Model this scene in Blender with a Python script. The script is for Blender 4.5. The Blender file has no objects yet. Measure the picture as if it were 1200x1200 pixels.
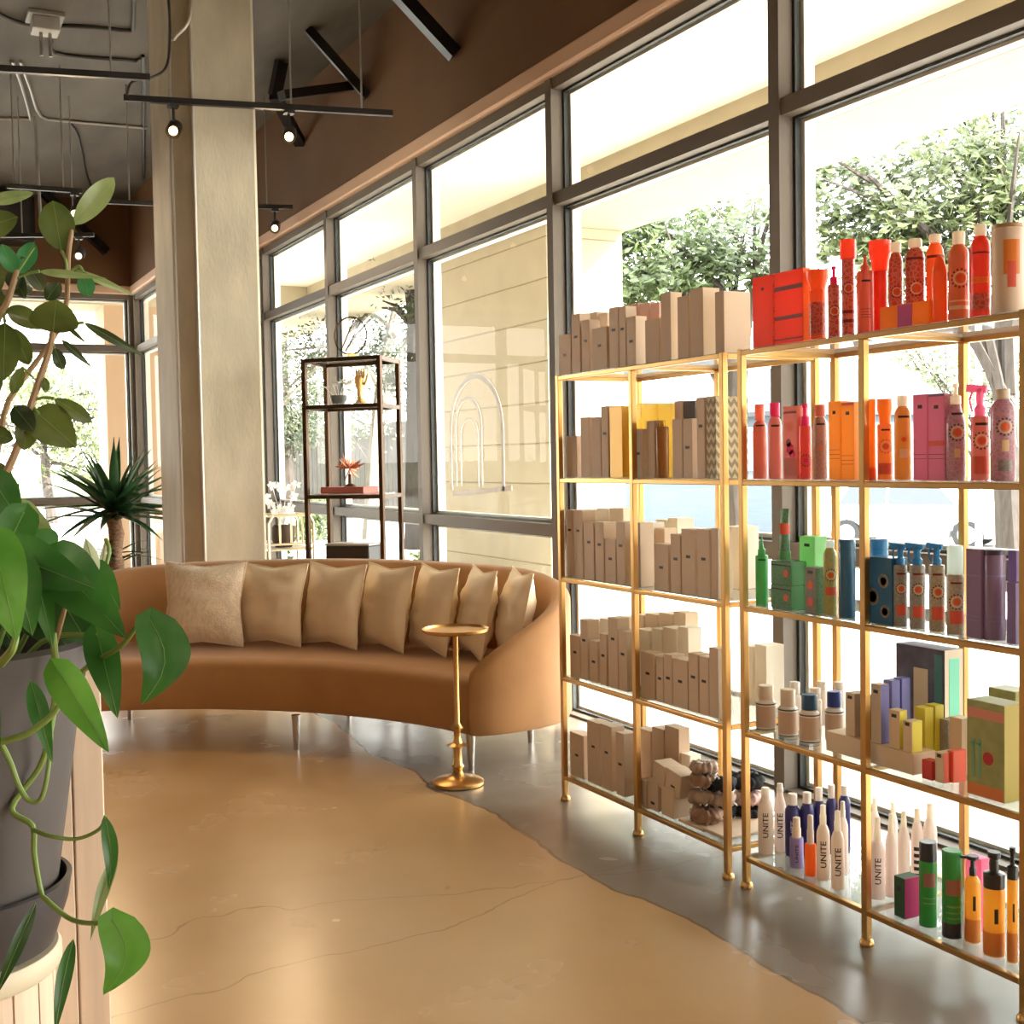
import bpy, bmesh, math, random
from mathutils import Vector, Matrix, noise
random.seed(7)
C = bpy.context.scene.collection
PI = math.pi
# ------------------------------------------------------------------ camera
F = 1434.84; EYE = 1.4
def cam_axes(yaw, pitch, roll):
    a, b, c = map(math.radians, (yaw, pitch, roll))
    fwd = Vector((math.sin(a)*math.cos(b), math.cos(a)*math.cos(b), math.sin(b)))
    right = Vector((math.cos(a), -math.sin(a), 0)); up = right.cross(fwd)
    return right*math.cos(c)+up*math.sin(c), -right*math.sin(c)+up*math.cos(c), fwd
CR, CU, CF = cam_axes(27.139, -2.4062, -1.0092)
CO = Vector((0, 0, EYE))
def ray(x, y): return CF+CR*((x-600)/F)+CU*((600-y)/F)
def onz(x, y, z): d = ray(x, y); return CO+d*((z-EYE)/d.z)
def onx(x, y, X): d = ray(x, y); return CO+d*(X/d.x)
def ony(x, y, Y): d = ray(x, y); return CO+d*(Y/d.y)
def dep(x, y, Z): return CO+ray(x, y)*Z
def zdep(P): return (Vector(P)-CO).dot(CF)
cd = bpy.data.cameras.new('camera'); cam = bpy.data.objects.new('camera', cd); C.objects.link(cam)
cd.sensor_width = 36; cd.lens = 36*F/1200; cd.clip_start = .02; cd.clip_end = 300
cam.matrix_world = Matrix(((CR.x, CU.x, -CF.x, 0), (CR.y, CU.y, -CF.y, 0), (CR.z, CU.z, -CF.z, EYE), (0, 0, 0, 1)))
bpy.context.scene.camera = cam

# ------------------------------------------------------------------ materials
MATS = {}
def mat(name, col=(.5, .5, .5), rough=.5, metal=0, spec=.5, var=0, vscale=8, stretch=(1, 1, 1), bump=0, bscale=40, sheen=0, trans=0, emit=0, coat=0, alpha=1):
    if name in MATS: return MATS[name]
    m = bpy.data.materials.new(name); m.use_nodes = True; MATS[name] = m
    n = m.node_tree.nodes; l = m.node_tree.links; p = n['Principled BSDF']
    p.inputs['Base Color'].default_value = (*col, 1); p.inputs['Roughness'].default_value = rough
    p.inputs['Metallic'].default_value = metal; p.inputs['Specular IOR Level'].default_value = spec
    p.inputs['Sheen Weight'].default_value = sheen; p.inputs['Coat Weight'].default_value = coat
    if trans: p.inputs['Transmission Weight'].default_value = trans
    if emit:
        p.inputs['Emission Color'].default_value = (*col, 1); p.inputs['Emission Strength'].default_value = emit
    if var or bump:
        tc = n.new('ShaderNodeTexCoord'); mp = n.new('ShaderNodeMapping'); mp.inputs['Scale'].default_value = stretch
        l.new(tc.outputs['Object'], mp.inputs['Vector'])
    if var:
        t = n.new('ShaderNodeTexNoise'); t.inputs['Scale'].default_value = vscale; t.inputs['Detail'].default_value = 5
        l.new(mp.outputs[0], t.inputs['Vector'])
        r = n.new('ShaderNodeValToRGB'); r.color_ramp.elements[0].position = .3; r.color_ramp.elements[1].position = .7
        r.color_ramp.elements[0].color = (*[c*(1-var) for c in col], 1); r.color_ramp.elements[1].color = (*[min(1, c*(1+var)) for c in col], 1)
        l.new(t.outputs['Fac'], r.inputs['Fac']); l.new(r.outputs['Color'], p.inputs['Base Color'])
    if bump:
        t2 = n.new('ShaderNodeTexNoise'); t2.inputs['Scale'].default_value = bscale; t2.inputs['Detail'].default_value = 4
        l.new(mp.outputs[0], t2.inputs['Vector'])
        b = n.new('ShaderNodeBump'); b.inputs['Strength'].default_value = bump; b.inputs['Distance'].default_value = .02
        l.new(t2.outputs['Fac'], b.inputs['Height']); l.new(b.outputs['Normal'], p.inputs['Normal'])
    return m
def hexcol(r, g, b):
    f = lambda c: (c/255/12.92) if c/255 <= .04045 else ((c/255+.055)/1.055)**2.4
    return (f(r), f(g), f(b))
def leafmat(name, col, col2, tr=.35):
    if name in MATS: return MATS[name]
    m = bpy.data.materials.new(name); m.use_nodes = True; MATS[name] = m
    n = m.node_tree.nodes; l = m.node_tree.links; p = n['Principled BSDF']; out = n['Material Output']
    t = n.new('ShaderNodeTexNoise'); t.inputs['Scale'].default_value = 14; t.inputs['Detail'].default_value = 4
    tc = n.new('ShaderNodeTexCoord'); l.new(tc.outputs['Object'], t.inputs['Vector'])
    r = n.new('ShaderNodeValToRGB'); r.color_ramp.elements[0].position = .35; r.color_ramp.elements[1].position = .68
    r.color_ramp.elements[0].color = (*col, 1); r.color_ramp.elements[1].color = (*col2, 1)
    l.new(t.outputs['Fac'], r.inputs['Fac']); l.new(r.outputs['Color'], p.inputs['Base Color'])
    p.inputs['Roughness'].default_value = .38
    tl = n.new('ShaderNodeBsdfTranslucent'); mx = n.new('ShaderNodeMixShader'); mx.inputs[0].default_value = tr
    hs = n.new('ShaderNodeHueSaturation'); hs.inputs['Value'].default_value = 1.5; l.new(r.outputs['Color'], hs.inputs['Color'])
    l.new(hs.outputs['Color'], tl.inputs['Color'])
    l.new(p.outputs[0], mx.inputs[1]); l.new(tl.outputs[0], mx.inputs[2]); l.new(mx.outputs[0], out.inputs['Surface'])
    return m
def glassmat(name, tint=(1, 1, 1), refl=1.0, glare=0):
    if name in MATS: return MATS[name]
    m = bpy.data.materials.new(name); m.use_nodes = True; MATS[name] = m
    n = m.node_tree.nodes; l = m.node_tree.links; n.remove(n['Principled BSDF']); out = n['Material Output']
    a = n.new('ShaderNodeBsdfTransparent'); a.inputs['Color'].default_value = (*tint, 1)
    g = n.new('ShaderNodeBsdfGlossy'); g.inputs['Roughness'].default_value = .02
    f = n.new('ShaderNodeFresnel'); f.inputs['IOR'].default_value = 1.45
    mu = n.new('ShaderNodeMath'); mu.operation = 'MULTIPLY'; mu.inputs[1].default_value = refl
    ge = n.new('ShaderNodeNewGeometry'); sb = n.new('ShaderNodeMath'); sb.operation = 'SUBTRACT'; sb.inputs[0].default_value = 1; l.new(ge.outputs['Backfacing'], sb.inputs[1])
    m0 = n.new('ShaderNodeMath'); m0.operation = 'MULTIPLY'; l.new(f.outputs[0], m0.inputs[0]); l.new(sb.outputs[0], m0.inputs[1])
    mx = n.new('ShaderNodeMixShader'); l.new(m0.outputs[0], mu.inputs[0]); l.new(mu.outputs[0], mx.inputs[0])
    l.new(a.outputs[0], mx.inputs[1]); l.new(g.outputs[0], mx.inputs[2]); l.new(mx.outputs[0], out.inputs['Surface'])
    if glare:  # white mix paints bright outdoor reflections into the shelf glass
        d = n.new('ShaderNodeBsdfDiffuse'); d.inputs['Color'].default_value = (.9, .93, .9, 1); t = n.new('ShaderNodeBsdfTranslucent'); t.inputs['Color'].default_value = (.9, .93, .9, 1)
        m1 = n.new('ShaderNodeMixShader'); l.new(d.outputs[0], m1.inputs[1]); l.new(t.outputs[0], m1.inputs[2])
        m2 = n.new('ShaderNodeMixShader'); m2.inputs[0].default_value = glare; l.new(mx.outputs[0], m2.inputs[1]); l.new(m1.outputs[0], m2.inputs[2]); l.new(m2.outputs[0], out.inputs['Surface'])
    return m
def tintplastic(name, col, tr=.5, rough=.25, pat=None, ps=80):
    """coloured plastic that daylight shines through"""
    if name in MATS: return MATS[name]
    m = bpy.data.materials.new(name); m.use_nodes = True; MATS[name] = m
    n = m.node_tree.nodes; l = m.node_tree.links; p = n['Principled BSDF']; out = n['Material Output']
    col = tuple(.03+.93*c**.74 for c in col)
    if pat: pat = tuple(.03+.93*c**.74 for c in pat)
    p.inputs['Base Color'].default_value = (*col, 1); p.inputs['Roughness'].default_value = rough
    tl = n.new('ShaderNodeBsdfTranslucent'); tl.inputs['Color'].default_value = (*[min(1, c*1.25) for c in col], 1)
    if pat:
        tc = n.new('ShaderNodeTexCoord'); v = n.new('ShaderNodeTexVoronoi'); v.feature = 'DISTANCE_TO_EDGE'; v.inputs['Scale'].default_value = ps
        l.new(tc.outputs['Object'], v.inputs['Vector']); r = n.new('ShaderNodeValToRGB'); r.color_ramp.interpolation = 'CONSTANT'
        pat = tuple(.45*a+.55*c for a, c in zip(pat, col))
        r.color_ramp.elements[0].color = (*pat, 1); r.color_ramp.elements[1].position = .12; r.color_ramp.elements[1].color = (*col, 1)
        l.new(v.outputs['Distance'], r.inputs['Fac']); l.new(r.outputs['Color'], p.inputs['Base Color']); l.new(r.outputs['Color'], tl.inputs['Color'])
    mx = n.new('ShaderNodeMixShader'); mx.inputs[0].default_value = tr
    l.new(p.outputs[0], mx.inputs[1]); l.new(tl.outputs[0], mx.inputs[2]); l.new(mx.outputs[0], out.inputs['Surface'])
    return m
GOLD = mat('brass', (.60, .35, .125), .34, 1)
DGOLD = mat('aged_bronze', (.085, .045, .022), .4, .9)
BLACK = mat('black_metal', (.015, .014, .013), .4, .3)
GLASS = glassmat('window_glass', (.98, .99, .98), .18)
SHELFGLASS = glassmat('shelf_glass', (.93, .97, .95), 2.0, .22)

# ------------------------------------------------------------------ mesh helpers
class MB:
    def __init__(s): s.v = []; s.f = []; s.m = []; s.sm = []
    def add(s, vs, fs, mi=0, smooth=False):
        o = len(s.v); s.v += [Vector(v) for v in vs]
        for k, f in enumerate(fs):
            s.f.append([o+i for i in f]); s.m.append(mi[k] if isinstance(mi, (list, tuple)) else mi); s.sm.append(smooth)
    def box(s, x0, x1, y0, y1, z0, z1, mi=0, M=None, b=0):
        """faces: -x, +x, -y, +y, -z, +z ; b = chamfer"""
        if b > 0: return s.cbox(x0, x1, y0, y1, z0, z1, mi, M, b)
        vs = [Vector((x, y, z)) for z in (z0, z1) for y in (y0, y1) for x in (x0, x1)]
        if M: vs = [M @ v for v in vs]
        s.add(vs, [(0, 4, 6, 2), (1, 3, 7, 5), (0, 1, 5, 4), (2, 6, 7, 3), (0, 2, 3, 1), (4, 5, 7, 6)], mi)
    def cbox(s, x0, x1, y0, y1, z0, z1, mi, M, b):
        b = min(b, (x1-x0)*.45, (y1-y0)*.45, (z1-z0)*.45)
        idx = {}; vs = []
        def V(p):
            k = tuple(round(c, 6) for c in p)
            if k not in idx: idx[k] = len(vs); vs.append(Vector(p))
            return idx[k]
        X = (x0, x1); Y = (y0, y1); Z = (z0, z1); sg = (1, -1)
        def c(i, j, k, ax):
            p = [X[i]+sg[i]*b, Y[j]+sg[j]*b, Z[k]+sg[k]*b]
            p[ax] = (X[i], Y[j], Z[k])[ax]; return V(p)
        fs = []; ms = []
        M6 = mi if isinstance(mi, (list, tuple)) else [mi]*6
        for ax in range(3):
            for e in range(2):
                q = []
                for (a, d) in ((0, 0), (1, 0), (1, 1), (0, 1)):
                    t = [0, 0, 0]; t[ax] = e; o = [k for k in range(3) if k != ax]; t[o[0]] = a; t[o[1]] = d
                    q.append(c(*t, ax))
                if (e == 0) != (ax == 1): q.reverse()
                fs.append(q); ms.append(M6[ax*2+e])
        for ax in range(3):   # edges along axis ax
            o = [k for k in range(3) if k != ax]
            for a in (0, 1):
                for d in (0, 1):
                    t0 = [0, 0, 0]; t1 = [0, 0, 0]; t0[ax] = 0; t1[ax] = 1
                    t0[o[0]] = t1[o[0]] = a; t0[o[1]] = t1[o[1]] = d
                    q = [c(*t0, o[0]), c(*t1, o[0]), c(*t1, o[1]), c(*t0, o[1])]
                    fs.append(q); ms.append(M6[o[0]*2+a])
        for i in (0, 1):
            for j in (0, 1):
                for k in (0, 1): fs.append([c(i, j, k, 0), c(i, j, k, 1), c(i, j, k, 2)]); ms.append(M6[i])
        if M: vs = [M @ v for v in vs]
        s.add(vs, fs, ms)
    def lathe(s, prof, n=24, cx=0, cy=0, mi=0, M=None, sx=1, sy=1, caps=True):
        vs = []; fs = []
        for r, z in prof:
            for k in range(n):
                a = 2*PI*k/n; vs.append(Vector((cx+r*sx*math.cos(a), cy+r*sy*math.sin(a), z)))
        for i in range(len(prof)-1):
            for k in range(n):
                fs.append((i*n+k, i*n+(k+1) % n, (i+1)*n+(k+1) % n, (i+1)*n+k))
        if caps:
            fs.append(tuple(reversed(range(n)))); fs.append(tuple((len(prof)-1)*n+k for k in range(n)))
        if M: vs = [M @ v for v in vs]
        s.add(vs, fs, mi, True)
    def tube(s, pts, r, n=8, mi=0, caps=True):
        pts = [Vector(p) for p in pts]; vs = []; fs = []; N = len(pts)
        rr = r if isinstance(r, (list, tuple)) else [r]*N
        t = (pts[1]-pts[0]).normalized(); u = t.orthogonal().normalized()
        for i, p in enumerate(pts):
            t = (pts[min(i+1, N-1)]-pts[max(i-1, 0)]).normalized()
            u = (u-t*u.dot(t)); u = u.normalized() if u.length > 1e-6 else t.orthogonal().normalized(); w = t.cross(u)
            for k in range(n):
                a = 2*PI*k/n; vs.append(p+(u*math.cos(a)+w*math.sin(a))*rr[i])
        for i in range(N-1):
            for k in range(n): fs.append((i*n+k, i*n+(k+1) % n, (i+1)*n+(k+1) % n, (i+1)*n+k))
        if caps: fs.append(tuple(reversed(range(n)))); fs.append(tuple((N-1)*n+k for k in range(n)))
        s.add(vs, fs, mi, True)
    def bar(s, a, b, w, h, mi=0, up=Vector((0, 0, 1))):
        a = Vector(a); b = Vector(b); t = (b-a).normalized()
        x = t.cross(up); x = x.normalized() if x.length > 1e-4 else Vector((1, 0, 0)); y = x.cross(t)
        vs = [p+x*sx*w/2+y*sy*h/2 for p in (a, b) for sx, sy in ((-1, -1), (1, -1), (1, 1), (-1, 1))]
        s.add(vs, [(3, 2, 1, 0), (4, 5, 6, 7), (0, 1, 5, 4), (1, 2, 6, 5), (2, 3, 7, 6), (3, 0, 4, 7)], mi)
    def sphere(s, c, r, n=12, mi=0, sc=(1, 1, 1)):
        prof = [(max(1e-4, r*math.sin(PI*i/n)), -r*math.cos(PI*i/n)) for i in range(n+1)]
        M = Matrix.Translation(Vector(c)) @ Matrix.Diagonal((*sc, 1))
        s.lathe(prof, n+4, mi=mi, M=M)
    def build(s, name, mats, parent=None, loc=None, kind=None, angle=40):
        me = bpy.data.meshes.new(name); 
        org = Vector(loc) if loc is not None else Vector((0, 0, 0))
        me.from_pydata([tuple(v-org) for v in s.v], [], s.f)
        for mm in (mats if isinstance(mats, (list, tuple)) else [mats]): me.materials.append(mm)
        me.polygons.foreach_set('material_index', s.m); me.polygons.foreach_set('use_smooth', s.sm)
        me.update()
        if any(s.sm):
            try: me.set_sharp_from_angle(angle=math.radians(angle))
            except Exception: pass
        o = bpy.data.objects.new(name, me); C.objects.link(o); o.location = org
        if parent is not None:
            o.parent = parent; o.location = org - parent_loc(parent)
        if kind: o['kind'] = kind
        return o
def parent_loc(p):
    v = Vector((0, 0, 0))
    while p is not None: v += Vector(p.location); p = p.parent
    return v
def tag(o, label, cat, group=None, kind=None):
    if label: o['label'] = label
    if cat: o['category'] = cat
    if group: o['group'] = group
    if kind: o['kind'] = kind
    return o
def empty(name, loc, label=None, cat=None, group=None):
    o = bpy.data.objects.new(name, None); C.objects.link(o); o.location = loc; o.empty_display_size = .05
    return tag(o, label, cat, group)
def S(name, mb, m, **k): return mb.build(name, m, kind='structure', **k)
def spline(pts, n=6):
    P = [Vector(p) for p in pts]; out = []
    for i in range(len(P)-1):
        p0, p1, p2, p3 = P[max(i-1, 0)], P[i], P[i+1], P[min(i+2, len(P)-1)]
        for k in range(n):
            t = k/n
            out.append(.5*((2*p1)+(p2-p0)*t+(2*p0-5*p1+4*p2-p3)*t*t+(3*p1-p0-3*p2+p3)*t**3))
    out.append(P[-1]); return out
SKY, SUN, FILL_W, EXPO = 12.0, 26.0, 26, 0.12
FILL_AT = [(-2.2, -1.0), (-2.2, 3.2), (.6, -2.2)]
# ------------------------------------------------------------------ room shell
WX = 3.346          # glass line of the long window wall
HEAD, TRANS, LOW, CEIL = 3.466, 2.852, 1.037, 4.57
M0, MS = 11.572, 1.8914
FARY, JOGY, JX = 15.3, 12.0, 2.8
BACKY, LEFTX = -4.2, -6.0
wallm = mat('terracotta_wall', (.165, .083, .036), .8, var=.08, vscale=2, bump=.05, bscale=60)
trimm = mat('peach_ledge', (.80, .54, .38), .6)
ceilm = mat('board_formed_concrete', (.115, .105, .09), .8, var=.28, vscale=2.2, stretch=(1.2, .35, 1), bump=.15, bscale=14)
colm = mat('column_concrete', (.56, .49, .36), .75, var=.15, vscale=3.5, stretch=(1.5, 1.5, .6), bump=.1, bscale=35)
framem = mat('window_frame_metal', (.15, .122, .094), .6, 0)
gaskm = mat('dark_gasket', (.03, .035, .035), .5)
whitem = mat('outer_frame_white', (.8, .78, .72), .5)
plaster = mat('back_room_plaster', (.34, .26, .19), .8, var=.05, vscale=2)

def floor_material():
    m = bpy.data.materials.new('stained_concrete_floor'); m.use_nodes = True
    n = m.node_tree.nodes; l = m.node_tree.links; p = n['Principled BSDF']
    geo = n.new('ShaderNodeNewGeometry'); sep = n.new('ShaderNodeSeparateXYZ'); l.new(geo.outputs['Position'], sep.inputs[0])
    def math_(op, a, b=None, c=None):
        q = n.new('ShaderNodeMath'); q.operation = op
        for k, v in enumerate((a, b, c)):
            if v is None: continue
            if isinstance(v, (int, float)): q.inputs[k].default_value = v
            else: l.new(v, q.inputs[k])
        return q.outputs[0]
    def nz(scale, detail=4, rough=.5, sx=1, sy=1):
        mp = n.new('ShaderNodeMapping'); mp.inputs['Scale'].default_value = (sx, sy, 1); l.new(geo.outputs['Position'], mp.inputs['Vector'])
        t = n.new('ShaderNodeTexNoise'); t.inputs['Scale'].default_value = scale; t.inputs['Detail'].default_value = detail; t.inputs['Roughness'].default_value = rough
        l.new(mp.outputs[0], t.inputs['Vector']); return t.outputs['Fac']
    def ramp(f, *st):
        r = n.new('ShaderNodeValToRGB'); e = r.color_ramp.elements
        while len(e) < len(st): e.new(.5)
        for k, (pos, col) in enumerate(st): e[k].position = pos; e[k].color = (*col, 1)
        l.new(f, r.inputs['Fac']); return r.outputs['Color']
    def mix(f, a, b):
        q = n.new('ShaderNodeMixRGB'); l.new(f, q.inputs['Fac']) if not isinstance(f, float) else None
        for k, v in ((1, a), (2, b)):
            if isinstance(v, tuple): q.inputs[k].default_value = (*v, 1)
            else: l.new(v, q.inputs[k])
        return q.outputs['Color']
    n1 = nz(.8, 3); n2 = nz(2.6, 3, .5); n3 = nz(6, 3, .5)
    tan = ramp(n1, (.25, (.43, .245, .10)), (.5, (.49, .295, .128)), (.75, (.55, .355, .17)))
    tan2 = ramp(n2, (.25, (.42, .24, .098)), (.75, (.55, .345, .162)))
    tan = mix(math_('MULTIPLY', n3, .5), tan, tan2)
    gry = ramp(n2, (.25, (.175, .14, .105)), (.5, (.215, .175, .135)), (.8, (.25, .21, .16)))
    wob = math_('MULTIPLY', math_('SUBTRACT', nz(1.3, 4, .5), .5), .30)
    d = math_('SUBTRACT', math_('ADD', sep.outputs['X'], wob), 2.09)
    side = math_('MULTIPLY_ADD', d, 60, .5)
    cl = n.new('ShaderNodeClamp'); l.new(side, cl.inputs[0])
    col = mix(cl.outputs[0], tan, gry)
    # hairline cracks
    def crack(val, w, strength):
        a = math_('ABSOLUTE', val); b = math_('DIVIDE', a, w); c = math_('SUBTRACT', 1, b)
        q = n.new('ShaderNodeClamp'); l.new(c, q.inputs[0]); return math_('MULTIPLY', q.outputs[0], strength)
    wob2 = math_('MULTIPLY', math_('SUBTRACT', nz(1.6, 4, .5), .5), .5)
    c1 = crack(d, .010, .95)
    c2 = crack(math_('SUBTRACT', math_('ADD', math_('ADD', sep.outputs['Y'], wob2), math_('MULTIPLY', sep.outputs['X'], -.15)), 3.15), .006, .45)
    wob3 = math_('MULTIPLY', math_('SUBTRACT', nz(1.3, 4, .5, 1, 1.3), .5), .7)
    c3 = crack(math_('SUBTRACT', math_('ADD', math_('ADD', sep.outputs['Y'], wob3), math_('MULTIPLY', sep.outputs['X'], .1)), 3.75), .006, .45)
    cr = math_('MAXIMUM', c1, math_('MAXIMUM', c2, c3))
    col = mix(cr, col, (.10, .06, .03))
    l.new(col, p.inputs['Base Color'])
    rr = n.new('ShaderNodeMapRange'); rr.inputs['To Min'].default_value = .2; rr.inputs['To Max'].default_value = .32; l.new(n2, rr.inputs['Value'])
    l.new(rr.outputs[0], p.inputs['Roughness']); p.inputs['Specular IOR Level'].default_value = .55
    b = n.new('ShaderNodeBump'); b.inputs['Strength'].default_value = .02; b.inputs['Distance'].default_value = .01; l.new(n2, b.inputs['Height']); l.new(b.outputs[0], p.inputs['Normal'])
    return m
b = MB(); b.box(LEFTX, WX+.12, BACKY, JOGY, -.12, 0); b.box(LEFTX, JX+.12, JOGY, FARY+.12, -.12, 0); S('floor', b, floor_material())
b = MB(); b.box(LEFTX-.2, WX+.3, BACKY-.2, FARY+.3, CEIL, CEIL+.2); S('ceiling', b, ceilm)
# wall over the windows, end walls
b = MB(); b.box(WX-.08, WX+.2, BACKY, JOGY+.1, HEAD+.1, CEIL); S('wall_window', b, wallm)
b = MB(); b.box(WX-.10, WX+.2, BACKY, JOGY, HEAD, HEAD+.1, b=.012); S('trim_1', b, trimm)
b = MB(); b.box(JX-.08, JX+.2, JOGY+.1, FARY-.0, HEAD+.1, CEIL); S('wall_jog', b, wallm)
b = MB(); b.box(JX-.10, JX+.2, JOGY+.1, FARY-.08, HEAD, HEAD+.1, b=.012); S('trim_2', b, trimm)
b = MB(); b.box(JX, WX+.2, JOGY-.0, JOGY+.1, 0, HEAD); S('wall_return', b, wallm)
b = MB(); b.box(LEFTX, JX-.08, FARY-.08, FARY+.2, HEAD+.1, CEIL); S('wall_far', b, wallm)
b = MB(); b.box(LEFTX, JX-.10, FARY-.10, FARY+.2, HEAD, HEAD+.1, b=.012); S('trim_3', b, trimm)
b = MB(); b.box(LEFTX-.2, LEFTX, BACKY, FARY+.2, 0, CEIL); S('wall_left', b, plaster)
b = MB(); b.box(LEFTX, WX+.2, BACKY-.2, BACKY, 0, CEIL); S('wall_back', b, plaster)
def window(idx, y0, y1, x, along='y', lowbar=True):
    """one storefront bay between two mullions; x = glass line"""
    def bx(mb, a0, a1, d0, d1, z0, z1, mi=0):
        if along == 'y': mb.box(x+d0, x+d1, a0, a1, z0, z1, mi)
        else: mb.box(a0, a1, x+d0, x+d1, z0, z1, mi)
    f = MB(); w = .033
    bx(f, y1-w, y1+w, -.06, .06, 0, HEAD)                       # the mullion at the far side of the bay
    for z0, z1 in ((HEAD-.06, HEAD), (TRANS-.07, TRANS), (0, .012)) + (((LOW-.06, LOW+.005),) if lowbar else ()):
        bx(f, y0+w, y1-w, -.05, .05, z0, z1)
    root = S('window_%d' % idx, f, framem)
    zs = [(.012, LOW-.06), (LOW+.005, TRANS-.07), (TRANS, HEAD-.06)] if lowbar else [(.012, TRANS-.07), (TRANS, HEAD-.06)]
    g = MB(); p = MB(); o = MB()
    for z0, z1 in zs:
        a0, a1 = y0+w, y1-w; t = .016
        for (q, d0, d1, tt, ins) in ((g, .012, .04, .016, 0), (o, .045, .10, .034, 0)):
            bx(q, a0, a0+tt, d0, d1, z0, z1); bx(q, a1-tt, a1, d0, d1, z0, z1)
            bx(q, a0+tt, a1-tt, d0, d1, z1-tt*.7, z1); bx(q, a0+tt, a1-tt, d0, d1, z0, z0+tt*.7)
        bx(p, a0+.012, a1-.012, .026, .032, z0+.008, z1-.008)
    p.build('pane', GLASS, root); g.build('gasket', gaskm, root); o.build('outer_frame', whitem, root)
    return root
k = 1
ys = [M0-MS*i for i in range(9)]
window(k, M0, JOGY-.033, WX); k += 1
for i in range(8):
    window(k, ys[i+1], ys[i], WX); k += 1
b = MB(); b.box(WX-.06, WX+.15, BACKY, ys[8]+.033, 0, HEAD); S('wall_pier', b, wallm)
window(k, JOGY+.133, 13.75, JX); k += 1
window(k, 13.75, FARY-.11, JX); k += 1
xs = [2.72, .85, -1.0, -2.9, -4.8]
for i in range(4): window(k, xs[i+1], xs[i], FARY, 'x'); k += 1
b = MB(); b.box(LEFTX, xs[4]-.03, FARY-.06, FARY+.15, 0, HEAD); S('wall_far_pier', b, wallm)
# concrete column with a chamfered corner and two conduits
b = MB()
cx0, cx1, cy0, cy1 = 1.655, 2.15, 7.6, 8.36
poly = [(cx0+.085, cy0), (cx1-.02, cy0), (cx1, cy0+.02), (cx1, cy1), (cx0, cy1), (cx0, cy0+.085)]
nl = 30; vs = []; fs = []
for i in range(nl+1):
    z = CEIL*i/nl
    for x, y in poly: vs.append((x, y, z))
for i in range(nl):
    for j in range(6): fs.append((i*6+j, i*6+(j+1) % 6, (i+1)*6+(j+1) % 6, (i+1)*6+j))
b.add(vs, fs); col = S('column', b, colm)
pipe = mat('painted_conduit', (.55, .50, .42), .4, .4)
b = MB(); b.tube(spline([(cx0+.096, cy0-.014, 0), (cx0+.096, cy0-.014, 2), (cx0+.096, cy0-.014, CEIL-.02)], 4), .011); S('trim_4', b, pipe)
b = MB(); b.tube(spline([(cx0-.013, cy0+.09, 0), (cx0-.013, cy0+.09, 2), (cx0-.013, cy0+.09, 3.86), (cx0+.0, cy0+.0, 3.98), (cx0+.09, cy0-.05, 4.12), (cx0+.11, cy0-.04, CEIL-.02)], 5), .011); S('trim_5', b, pipe)
# skirting at the foot of the inner walls
b = MB(); b.box(LEFTX, LEFTX+.02, BACKY, FARY-.1, 0, .12); S('baseboard_left', b, trimm)
b = MB(); b.box(LEFTX+.02, WX-.1, BACKY, BACKY+.02, 0, .12); S('baseboard_back', b, trimm)
# ------------------------------------------------------------------ outside
cream = mat('cream_stone', (.42, .36, .25), .85, var=.05, vscale=3)
stucco = mat('porch_stucco', (.82, .76, .62), .85, var=.04, vscale=2)
conc = mat('sunny_pavement', (.52, .49, .44), .85, var=.08, vscale=1.5)
road = mat('asphalt_street', (.30, .29, .28), .9, var=.1, vscale=2)
lawn = mat('lawn_green', (.07, .10, .03), .9, var=.35, vscale=3)
b = MB(); b.box(WX+.13, 11.5, -14, 48, -.9, -.08); b.box(-26, WX+.13, FARY+.25, 48, -.2, -.08); S('ground', b, conc)
b = MB(); b.box(11.5, 42, -20, 70, -.95, -.8); S('road', b, road)
b = MB()
b.add([(42, -20, -.8), (42, 80, -.8), (80, 80, 1.2), (80, -20, 1.2)], [(0, 3, 2, 1)]); b.add([(-40, 48, -.12), (11.5, 48, -.12), (11.5, 90, 1.4), (-40, 90, 1.4)], [(0, 1, 2, 3)])
S('terrain', b, lawn)
# porch: soffit, deep beam, piers
b = MB(); b.box(WX+.2, 6.95, -8, 28.5, 4.17, 4.3); b.box(-26, WX+.2, FARY+.3, 19.3, 4.17, 4.3); S('ceiling_porch', b, stucco)
b = MB(); b.box(6.0, 6.95, -8, 28.5, 3.76, 4.17); S('beam', b, cream)
b = MB(); b.box(-26, 6.0, 18.6, 19.5, 3.76, 4.17); S('beam_far', b, cream)
groove = mat('mortar_shadow', (.27, .22, .14), .9)  # darker tone of the recessed joints between stone blocks
def pier(y0, y1, x0=6.0, x1=6.9):
    b = MB(); h = .415; z = -.08; i = 0
    while z < 3.74:
        z1 = min(z+h-.012, 3.76)
        b.box(x0, x1, y0, y1, z, z1, b=.006); b.box(x0+.006, x1-.006, y0+.006, y1-.006, z1-.001, min(z+h+.001, 3.76), 1)
        z += h; i += 1
    S('pillar', b, [cream, groove])
pier(10.85, 13.6); pier(27.5, 28.5); pier(-1.6, .3)
b = MB(); b.box(2.93, 3.7, 18.6, 19.4, -.08, 3.76); S('pillar_far', b, mat('tan_stucco', (.40, .27, .17), .85))
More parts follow.
